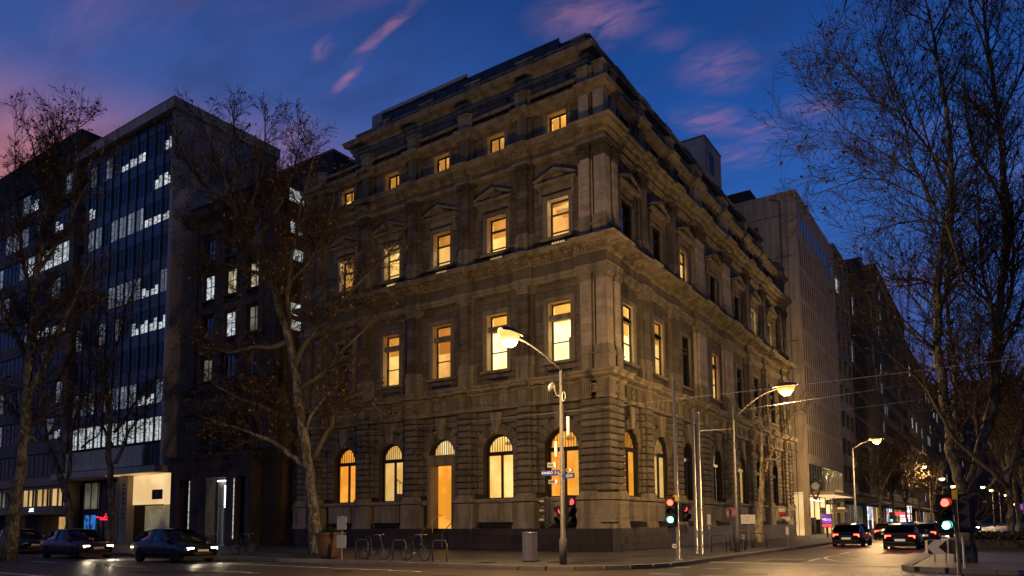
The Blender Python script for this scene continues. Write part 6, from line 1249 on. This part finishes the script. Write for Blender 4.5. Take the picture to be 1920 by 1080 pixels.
for lb, lc, h in (('white cylinder antenna low on the left of the corner lamp pole', (3.12, -10.66, 4.22), .56), ('tall white cylinder antenna on the right of the corner lamp pole', (3.64, -10.66, 5.02), .66)):
    f = thing('antenna', lb, 'antenna', lc); q = M(); q.lathe(0, 0, [(.05, -h / 2), (.055, -h / 2 + .02), (.055, h / 2 - .02), (.05, h / 2)], 12); ob('tube', q, 'sign_white', f, True); q = M(); sx = 3.35 - lc[0]; q.tube([(0, 0, -h / 2), (0, 0, -h / 2 - .06), (sx, 0, -h / 2 - .02)], .015, 5); ob('bracket', q, 'galv_steel', f)
f = thing('floodlight', 'unlit floodlight on a short bracket near the top of the corner pole', 'light', (3.06, -10.7, 6.45)); q = M(); q.lathe(0, 0, [(.03, 0), (.17, .03), (.2, .09), (.1, .17), (.04, .2)], 12); o = ob('shade', q, 'galv_steel', f, True); o.rotation_euler = (0, radians(-65), 0); q = M(); q.tube([(.02, 0, .05), (.15, 0, -.3), (.3, .04, -.32)], .016, 5); ob('bracket', q, 'galv_steel', f)
f = thing('coiled_cable', 'loop of cable hanging on the right of the corner pole', 'cable', (3.47, -10.66, 6.1)); q = M(); q.tube([(.07 * cos(2 * pi * k / 14), 0, .16 * sin(2 * pi * k / 14)) for k in range(15)], .015, 5); ob('coil', q, 'sign_grey', f)
def post_sign(name, label, loc, ph, panels, mt='galv_steel', r=.025, group=None):
    t = thing(name, label, 'sign', loc, 0, group); q = M(); q.tube([(0, 0, 0), (0, 0, ph)], r, 8); ob('post', q, mt, t)
    for x0, x1, z0, z1, m_ in panels: q = M(); q.box(x0, x1, -r - .03, -r - .005, z0, z1); ob('panel', q, m_, t)
    return t
post_sign('parking_sign', 'pair of pale sign panels one above another on a kerbside post left of the doorway', (-6.75, -11.6, .13), 1.84, [(-.27, .27, 1.25, 1.80, 'sign_back'), (-.27, .27, .48, 1.02, 'sign_back')])
t = post_sign('parking_sign', 'narrow white sign on a thin post right of the twin poles', (3.28, 5.07, .13), 1.9, [(-.09, .09, 1.3, 1.86, 'sign_white'), (-.05, .05, 1.08, 1.22, 'sign_white')])
t = post_sign('speed_sign', 'round white speed sign with red ring on the pole under the brightest lamp', (5.28, 2.36, .13), 2.0, [])
q = M(lambda x, y, z: (x, -.03 - z, 1.88 + y)); q.lathe(0, 0, [(.27, 0), (.27, .01)], 20); o = ob('disc', q, 'sign_white', t)
q = M(); q.tube([(.215 * cos(2 * pi * k / 20), -.048, 1.88 + .215 * sin(2 * pi * k / 20)) for k in range(21)], .032, 5); ob('ring', q, 'sign_red', o); text('lettering', '3', .3, 'sign_black', o, (0, -.05, 1.88), RA)
t = post_sign('timetable_board', 'wide white blank-looking board on a post before the small pruned tree', (5.1, 5.9, .13), 1.85, [(-.36, .38, 1.35, 1.83, 'sign_white')])
q = M()
for z in (1.45, 1.52, 1.59, 1.66, 1.73): q.box(-.3, .1, -.057, -.055, z, z + .02)
ob('printed_lines', q, 'sign_grey', t)
t = post_sign('parking_sign', 'low post with white P plate beside the dark kerbside box', (5.66, 3.0, .13), .85, [(-.07, .07, .6, .84, 'sign_white')]); text('lettering', 'P', .14, 'sign_black', t, (0, -.06, .73), RA)
t = post_sign('stop_sign', 'leaning stop flag post with white and red flag near the end of the bank', (6.0, 10.46, .13), 2.25, [(-.42, -.06, 2.02, 2.22, 'sign_white'), (-.42, -.06, 1.82, 2.02, 'sign_red'), (-.05, .2, 1.48, 1.72, 'sign_white'), (-.3, -.06, 1.6, 1.74, 'sign_white'), (-.08, .08, .7, 1.15, 'sign_white')])
t = thing('chevron_sign', 'low white board with black arrow chevrons pointing left on the median nose', 'sign', (14.3, -3.6, .14), .12)
q = M(); q.box(-.3, .32, -.03, .0, .28, .78); ob('board', q, 'sign_white', t)
for x in (-.22, .08):
    q = M(); vs = [(x + .24, .28), (x, .53), (x + .24, .78), (x + .40 if x > 0 else x + .40, .78), (x + .16, .53), (x + .40, .28)]
    if x < 0: vs = [(-.29, .29), (-.29, .48), (-.12, .29)]
    q.prism([(a, b) for a, b in (vs if x < 0 else [(.02, .53), (.28, .77), (.28, .29)])], -.036, -.03); ob('chevron', q, 'sign_black', t)
q = M(); q.box(-.28, -.24, -.036, -.03, .6, .76); q.prism([(-.29, .77), (-.29, .58), (-.10, .77)], -.0361, -.0301); ob('chevron', q, 'sign_black', t)
for x in (-.1, .24): q = M(); q.tube([(x, .03, 0), (x, .03, .76)], .025, 6); ob('post', q, 'galv_steel', t)
t = thing('marker_board', 'narrow dark marker board standing edge-on beside the chevron sign', 'sign', (14.75, -3.5, .14), -.9); q = M(); q.box(-.25, .25, -.02, .02, .3, .8); ob('board', q, 'sign_black', t); q = M(); q.box(-.25, -.18, -.024, .024, .3, .8); ob('edge_strip', q, 'sign_white', t); q = M(); q.tube([(0, .03, 0), (0, .03, .7)], .025, 6); ob('post', q, 'galv_steel', t)
t = thing('bollard', 'slim pale marker post in front of the huge tree trunk', 'bollard', (15.2, -7.2, .14)); q = M(); q.tube([(0, 0, 0), (0, 0, .95)], .03, 8); ob('post', q, 'sign_white', t)
# tram wires and the stay between poles
def wire(label, a, b, sag, r=.012, mt='iron', cat='wire'):
    t = thing('overhead_wire', label, cat, a); q = M(); n = 10; v = Vector(b) - Vector(a); q.tube([tuple(v * (k / n) + Vector((0, 0, -sag * 4 * (k / n) * (1 - k / n)))) for k in range(n + 1)], r, 4); ob('cable', q, mt, t)
wire('long span wire crossing the bank front at the thin tall pole', (-16, -6.04, 6.5), (20, -6.04, 6.6), .18, mt='wire_grey')
wire('span wire above the brightest lamp pole reaching right into the huge tree', (-.3, 2.56, 6.78), (24, 2.7, 8.3), .12, mt='wire_grey')
wire('lower span wire between the twin poles and the far side', (4.78, -.83, 6.1), (22, 1, 7.3), .3, mt='wire_grey')
wire('brown stay rod between the twin poles and the speed sign pole', (4.95, -.83, 5.75), (5.47, 2.5, 6.15), 0, r=.028, mt='dark_timber', cat='rod')
wire('thin wire from the bank to the corner lamp pole', (-9.5, -.2, 8.6), (3.3, -10.64, 6.0), .2, r=.01)
# bin, planter, hoops, bikes
t = thing('litter_bin', 'tall ribbed stainless steel litter bin on the corner pavement', 'bin', (1.3, -9.6, .13)); vs = []; n = 40
q = M(); q.lathe(0, 0, [(.28, 0), (.28, .06)], 24); ob('foot', q, 'iron', t)
q = M()
for zz in (.06, 1.06):
    for k in range(n): a = 2 * pi * k / n; r_ = .27 + (.012 if k % 2 else 0); vs.append((r_ * cos(a), r_ * sin(a), zz))
q.add(vs, [(k, (k + 1) % n, n + (k + 1) % n, n + k) for k in range(n)]); ob('drum', q, 'stainless', t)
q = M(); q.lathe(0, 0, [(.29, 1.06), (.30, 1.09), (.29, 1.12), (.12, 1.14)], 24); ob('lid', q, 'stainless', t, True)
t = thing('planter', 'large round clay coloured planter pot at the left kerb under the sign panels', 'planter', (-8.05, -11.1, .13)); q = M(); q.lathe(0, 0, [(.34, 0), (.44, .12), (.56, .55), (.60, .85), (.62, 1.0), (.66, 1.05), (.66, 1.12), (.56, 1.12), (.54, .95)], 24); ob('pot', q, 'planter_clay', t, True)
q = M(); rd = random.Random(4)
for k in range(260):
    a = rd.uniform(0, 2 * pi); e = rd.uniform(0, .5); c = Vector((e * cos(a), e * sin(a), 1.0 + rd.uniform(0, .32) * (1 - e))); u = Vector((rd.uniform(-1, 1), rd.uniform(-1, 1), rd.uniform(-.2, 1))).normalized(); w = u.orthogonal().normalized(); q.add([tuple(c), tuple(c + u * .06 + w * .03), tuple(c + u * .13), tuple(c + u * .06 - w * .03)], [(0, 1, 2, 3)])
ob('foliage', q, 'hedge', t, kind='stuff')
def hoop(): 
    t = thing('bike_hoop', 'steel hoop at the kerb right of the planter', 'bike hoop', (-6.0, -11.2, .13), 0, 'bike hoops at the kerb'); q = M(); q.tube([(-.35, 0, 0), (-.35, 0, .7), (-.25, 0, .82), (.25, 0, .82), (.35, 0, .7), (.35, 0, 0)], .03, 8); ob('tube', q, 'pole_dark', t, True); return t
hp = hoop()
for lc, rz_, lb in (((-3.9, -11.2, .13), 0, 'steel hoop at the kerb left of the doorway, between two bicycles'), ((-1.8, -11.2, .13), 0, 'steel hoop at the kerb in front of the doorway'), ((5.0, 1.3, .13), .4, 'steel hoop beside the twin poles'), ((5.1, 3.9, .13), .3, 'steel hoop under the white timetable board'), ((5.2, 7.6, .13), .3, 'steel hoop left of the small pruned tree')): dup(hp, lc, rz_, lb)
def bicycle():
    t = thing('bicycle', 'dark bicycle leaning at the hoop right of the planter', 'bicycle', (-5.6, -10.9, .13), .1, 'bicycles locked along the pavement')
    for x in (-.52, .52):
        q = M(); q.tube([(x + .33 * cos(2 * pi * k / 20), 0, .34 + .33 * sin(2 * pi * k / 20)) for k in range(21)], .02, 5, cap=False); w = ob('wheel', q, 'tyre', t)
        q = M()
        for k in range(8): a = pi * k / 8; q.tube([(x + .32 * cos(a), 0, .34 + .32 * sin(a)), (x - .32 * cos(a), 0, .34 - .32 * sin(a))], .004, 3)
        ob('spokes', q, 'galv_steel', w, kind='stuff')
    q = M()
    for a, b in (((-.52, 0, .34), (-.06, 0, .32)), ((-.06, 0, .32), (-.2, 0, .88)), ((-.52, 0, .34), (-.17, 0, .78)), ((-.06, 0, .32), (.36, 0, .78)), ((-.17, 0, .78), (.34, 0, .84)), ((.52, 0, .34), (.33, 0, .95))): q.tube([a, b], .018, 6)
    ob('frame', q, 'black_paint', t)
    q = M(); q.tube([(.33, 0, .95), (.31, 0, 1.02), (.38, .25, 1.04), (.25, .28, 1.02)], .014, 5); q.tube([(.31, 0, 1.02), (.38, -.25, 1.04), (.25, -.28, 1.02)], .014, 5); ob('handlebar', q, 'galv_steel', t)
    q = M(); q.add([(-.36, -.07, .90), (-.36, .07, .90), (-.06, .02, .92), (-.06, -.02, .92), (-.36, -.07, .95), (-.36, .07, .95), (-.06, .02, .94), (-.06, -.02, .94)], [(0, 1, 2, 3), (4, 7, 6, 5), (0, 4, 5, 1), (1, 5, 6, 2), (2, 6, 7, 3), (3, 7, 4, 0)]); ob('saddle', q, 'rubber_dark', t)
    q = M(); q.tube([(-.06, -.1, .32), (-.06, .1, .32)], .02, 5); q.tube([(-.06, -.1, .32), (.08, -.1, .22)], .012, 4); q.tube([(-.06, .1, .32), (-.2, .1, .42)], .012, 4); ob('pedals', q, 'galv_steel', t)
    return t
bk = bicycle()
for lc, rz_, lb in (((-3.3, -10.9, .13), -.08, 'bicycle locked at the middle hoop left of the doorway'), ((-14.5, -10.8, .13), .15, 'bicycle standing left of the leaning plane tree trunk'), ((-17.2, -10.9, .13), -.1, 'bicycle standing at the kerb below the entrance portal'), ((-19.5, -10.8, .13), .05, 'leftmost bicycle below the entrance portal'), ((5.0, 4.6, .13), 1.4, 'bicycle at the hoop under the timetable board')): dup(bk, lc, rz_, lb)
t = thing('drain_cover', 'dark square drain grate in the pavement edge by the bin', 'drain', (.2, -10.9, .134)); q = M()
for k in range(8): q.box(-.3 + k * .08, -.26 + k * .08, -.2, .2, 0, .012)
q.box(-.34, .34, -.24, -.2, 0, .014); q.box(-.34, .34, .2, .24, 0, .014); ob('grate', q, 'iron', t)
# planting on the median
def hedge(label, x0, x1, y0, y1, z0, z1, n, seed):
    t = thing('hedge', label, 'hedge', ((x0 + x1) / 2, (y0 + y1) / 2, .14)); rd = random.Random(seed); q = M(); X, Y = (x1 - x0) / 2, (y1 - y0) / 2
    for k in range(n):
        c = Vector((rd.uniform(-X, X), rd.uniform(-Y, Y), z0 + (z1 - z0) * rd.random() ** .6)); u = Vector((rd.uniform(-1, 1), rd.uniform(-1, 1), rd.uniform(-.4, 1))).normalized(); w = u.orthogonal().normalized(); s = rd.uniform(.05, .12); q.add([tuple(c - u * s), tuple(c + w * s * .6), tuple(c + u * s), tuple(c - w * s * .6)], [(0, 1, 2, 3)])
    ob('leaves', q, 'hedge', t, kind='stuff'); q = M(); q.box(-X + .1, X - .1, -Y + .1, Y - .1, -.1, z0 + (z1 - z0) * .55); ob('core', q, 'far_wall_dark', t)
hedge('dark low hedge on the median behind the huge tree', 14.6, 21.5, 9, 13, .05, .85, 5200, 1); hedge('dark hedge on the median nearer the right edge', 17.0, 21.8, 3.6, 5.4, .05, .6, 3000, 2)
t = thing('stone_planter', 'pale low stone planter block at the right edge of the median', 'planter', (17.9, 1.5, .14)); q = M(); q.box(-.9, .9, -.45, .45, 0, .62); q.box(-.96, .96, -.5, .5, .62, .7); ob('block', q, 'kerb_stone', t); q = M(); q.box(-.8, .8, -.36, .36, .68, .72); ob('soil', q, 'hedge', t)
t = thing('railing', 'low dark railing along the median behind the huge tree trunk', 'railing', (15.4, 7.2, .14))
for z in (.15, .75): q = M(); q.tube([(0, 0, z), (6, 0, z)], .02, 5); ob('rail', q, 'iron', t)
for k in range(25): q = M(); q.tube([(k * .25, 0, .0), (k * .25, 0, .78)], .012, 4); ob('bar', q, 'iron', t)
# ================================================================ cars
def car(label, loc, rz, paint, head=True, tail=True, group='cars on the roads'):
    t = thing('car', label, 'car', loc, rz, group)                      # the car looks along its +X
    st = [(-2.22, .42, .72, .70), (-2.12, .30, .86, .84), (-1.7, .24, .93, .89), (-1.0, .22, .96, .90), (0, .22, .95, .90), (.8, .22, .93, .90), (1.35, .24, .84, .89), (1.9, .26, .74, .85), (2.12, .34, .64, .76), (2.2, .42, .58, .66)]
    q = M(); vs = []; k = 9
    for x, zb, zt, w in st:
        ring = [(w * .88, zb), (w * .98, zb + (zt - zb) * .3), (w, zb + (zt - zb) * .6), (w * .97, zb + (zt - zb) * .88), (w * .88, zt)]
        vs += [(x, y, z) for y, z in ring] + [(x, 0, zt + .02)] + [(x, -y, z) for y, z in reversed(ring)]
    k = 11; fs = [(i * k + j, (i + 1) * k + j, (i + 1) * k + (j + 1) % k, i * k + (j + 1) % k) for i in range(len(st) - 1) for j in range(k)]
    fs += [tuple(reversed(range(k))), tuple(range((len(st) - 1) * k, len(st) * k))]; q.add(vs, [tuple(reversed(f)) for f in fs]); body = ob('body', q, paint, t, True)
    q = M(); g = [(-1.85, .93, .70, .93), (-1.25, .94, .66, 1.34), (-.5, .94, .64, 1.43), (.25, .93, .64, 1.40), (1.15, .90, .70, .91)]; vs = []
    for x, zb, wt, zt in g: vs += [(x, .84, zb - .02), (x, wt, zt), (x, -wt, zt), (x, -.84, zb - .02)]
    q.add(vs, [(i * 4 + j, i * 4 + j + 1, (i + 1) * 4 + j + 1, (i + 1) * 4 + j) for i in range(4) for j in (0, 2)] + [(1, 2, 6, 5), (13, 14, 18, 17), (0, 1, 2, 3), (16, 17, 18, 19)]); ob('windows', q, 'car_glass', t, True)
    q = M(); vs = []
    for x, wt, zt in ((-1.32, .67, 1.335), (-.5, .655, 1.45), (.3, .655, 1.415)): vs += [(x, wt, zt - .03), (x, wt, zt), (x, 0, zt + .025), (x, -wt, zt), (x, -wt, zt - .03)]
    q.add(vs, [(i * 5 + j, (i + 1) * 5 + j, (i + 1) * 5 + j + 1, i * 5 + j + 1) for i in (0, 1) for j in range(4)]); ob('roof', q, paint, t, True)
    for sg in (-1, 1):
        q = M()
        for a, b in (((-1.85, .85 * sg, .92), (-1.28, .67 * sg, 1.34)), ((-.35, .86 * sg, .92), (-.4, .66 * sg, 1.43)), ((1.18, .84 * sg, .9), (.28, .65 * sg, 1.41))): q.tube([a, b], .035, 5)
        ob('pillar', q, paint, t)
        for x in (-.42, .72): q = M(); q.add([(x - .008, sg * .905, .36), (x + .008, sg * .905, .36), (x + .008, sg * .912, .66), (x - .008, sg * .912, .66), (x + .008, sg * .888, .9), (x - .008, sg * .888, .9)], [(0, 1, 2, 3), (3, 2, 4, 5)]); ob('door_gap', q, 'tyre', t)
        for x in (-.62, .48): q = M(); q.box(x - .09, x + .09, sg * .895, sg * .925, .78, .81); ob('door_handle', q, 'galv_steel', t)
        q = M(); q.box(-1.0, 1.0, sg * .86, sg * .90, .215, .26); ob('sill', q, 'rubber_dark', t)
        q = M(); q.box(.75, .95, sg * .86, sg * 1.04, .93, 1.07); ob('mirror', q, paint, t)
        for x in (-1.35, 1.38):
            W_ = lambda a, b, c: (x + a, sg * (.70 + c), .32 + b); q = M(W_, False); q.lathe(0, 0, [(.20, 0), (.32, .01), (.325, .03), (.325, .18), (.31, .2), (.21, .205)], 18); w = ob('wheel', q, 'tyre', t, True)
            q = M(W_, False); q.lathe(0, 0, [(.21, .17), (.2, .2), (.06, .185)], 10); ob('rim', q, 'galv_steel', w)
        q = M(); q.box(2.08, 2.185, sg * .42, sg * .70, .55, .66); ob('headlight', q, ('head_lamp' if head == 2 else 'head_lamp_low') if head else 'sign_grey', t)
        q = M(); q.box(-2.215, -2.10, sg * .44, sg * .74, .62, .78); ob('tail_light', q, 'tail_lamp' if tail else 'sign_red', t)
    q = M(); q.box(-2.235, -2.2, -.26, .26, .46, .58); ob('number_plate', q, 'plate_lamp', t); q = M(); q.box(2.19, 2.225, -.45, .45, .36, .46); ob('grille', q, 'black_paint', t)
    q = M(); q.box(-2.24, -2.12, -.72, .72, .34, .44); ob('bumper', q, 'rubber_dark', t)
    q = M(); q.box(-1.72, -1.66, -.45, .45, .945, .965); ob('boot_trim', q, 'galv_steel', t)
    q = M(); q.box(2.2, 2.215, -.26, .26, .47, .57); ob('number_plate', q, 'sign_white', t)
    q = M(); q.box(-2.1, 2.05, -.8, .8, .16, .3); ob('underbody', q, 'rubber_dark', t)
    return t
def beams(t, power=170):
    for y in (-.56, .56):
        l = bpy.data.lights.new('headlight_beam', 'SPOT'); l.energy = power; l.spot_size = radians(70); l.spot_blend = .8; l.color = (1, .80, .55); l.shadow_soft_size = .06
        o = bpy.data.objects.new('headlight_beam', l); COL.objects.link(o); o.parent = t; o.location = (2.26, y, .6); o.rotation_euler = (0, radians(-82), 0)
def car2(label, loc, rz, paint, head=True, tail=True):
    t = car(label, loc, rz, paint, head, tail)
    if head is True and rz == 0 or head == 2: beams(t, 170 if head is True else 500)
    return t
car2('black car on the left road below the entrance portal, nearest of the moving ones', (-14.6, -14.3, 0), 0, 'car_black'); car2('maroon car on the left road, farthest left of the moving ones', (-23.0, -14.5, 0), 0, 'car_maroon')
car2('black car driving away in the side street nearest to the corner', (8.2, 18.0, 0), pi / 2, 'car_black'); car2('dark maroon car slowing in the outer lane nearest the median', (11.5, 14.5, 0), pi / 2, 'car_maroon'); car2('dark grey car driving away in the outer lane of the side street', (11.5, 29, 0), pi / 2 + .02, 'car_grey'); car2('maroon car following farther up the side street', (8.2, 36, 0), pi / 2, 'car_maroon'); car2('silver car with red tail lights far up the side street', (11.4, 48, 0), pi / 2, 'car_silver')
car2('oncoming car with dazzling white headlights far up the side street', (11.9, 62, 0), -pi / 2, 'car_silver', 2, False); car2('second oncoming car behind the dazzling one, farther right', (13.0, 84, 0), -pi / 2, 'car_black', 2, False)
for k, (x, lb) in enumerate(((-33, 'parked black car at the kerb before the glowing porch'), (-39.5, 'parked grey car at the kerb before the office tower shops'), (-47, 'parked silver car at the kerb before the far left office block'))): car2(lb, (x, -13.1, 0), 0, ('car_black', 'car_grey', 'car_silver')[k], False, False)
car2('parked dark car on the pavement side past the bank end', (7.3, 52, 0), pi / 2, 'car_black', False, True); car2('parked grey car farther along the side street kerb', (7.3, 70, 0), pi / 2, 'car_grey', False, True)
# lit shop signs far up the side street
for lb, lc, w, h, mt, tx in (('small glowing white P sign far up the side street', (4.2, 96, 3.3), .9, 1.1, 'shop_white', 'P'), ('red glowing shop sign far up the side street below the P sign', (3.4, 90, 2.6), 2.6, .5, 'shop_red', ''), ('white striped lit sign beside the red sign up the side street', (4.6, 88, 1.9), 1.5, 1.0, 'shop_white', ''), ('pink lit sign across the median seen right of the trunk', (19.6, 150, 4.2), 1.6, 1.2, 'purple_screen', '')):
    t = thing('lit_sign', lb, 'sign', lc); q = M(); q.box(-w / 2, w / 2, -.08, .08, -h / 2, h / 2); ob('panel', q, mt, t); q = M(); q.tube([(-w / 2, 0, 0), (-w / 2 - 1.5, .4, 0)], .04, 4); ob('bracket', q, 'iron', t)
    if tx: text('lettering', tx, 1.0, 'sign_black', t, (0, -.1, 0), RA)
    if mt == 'shop_white' and not tx:
        for z in (-.25, .1): q = M(); q.box(-w / 2, w / 2, -.1, -.08, z, z + .12); ob('stripe', q, 'shop_red', t)
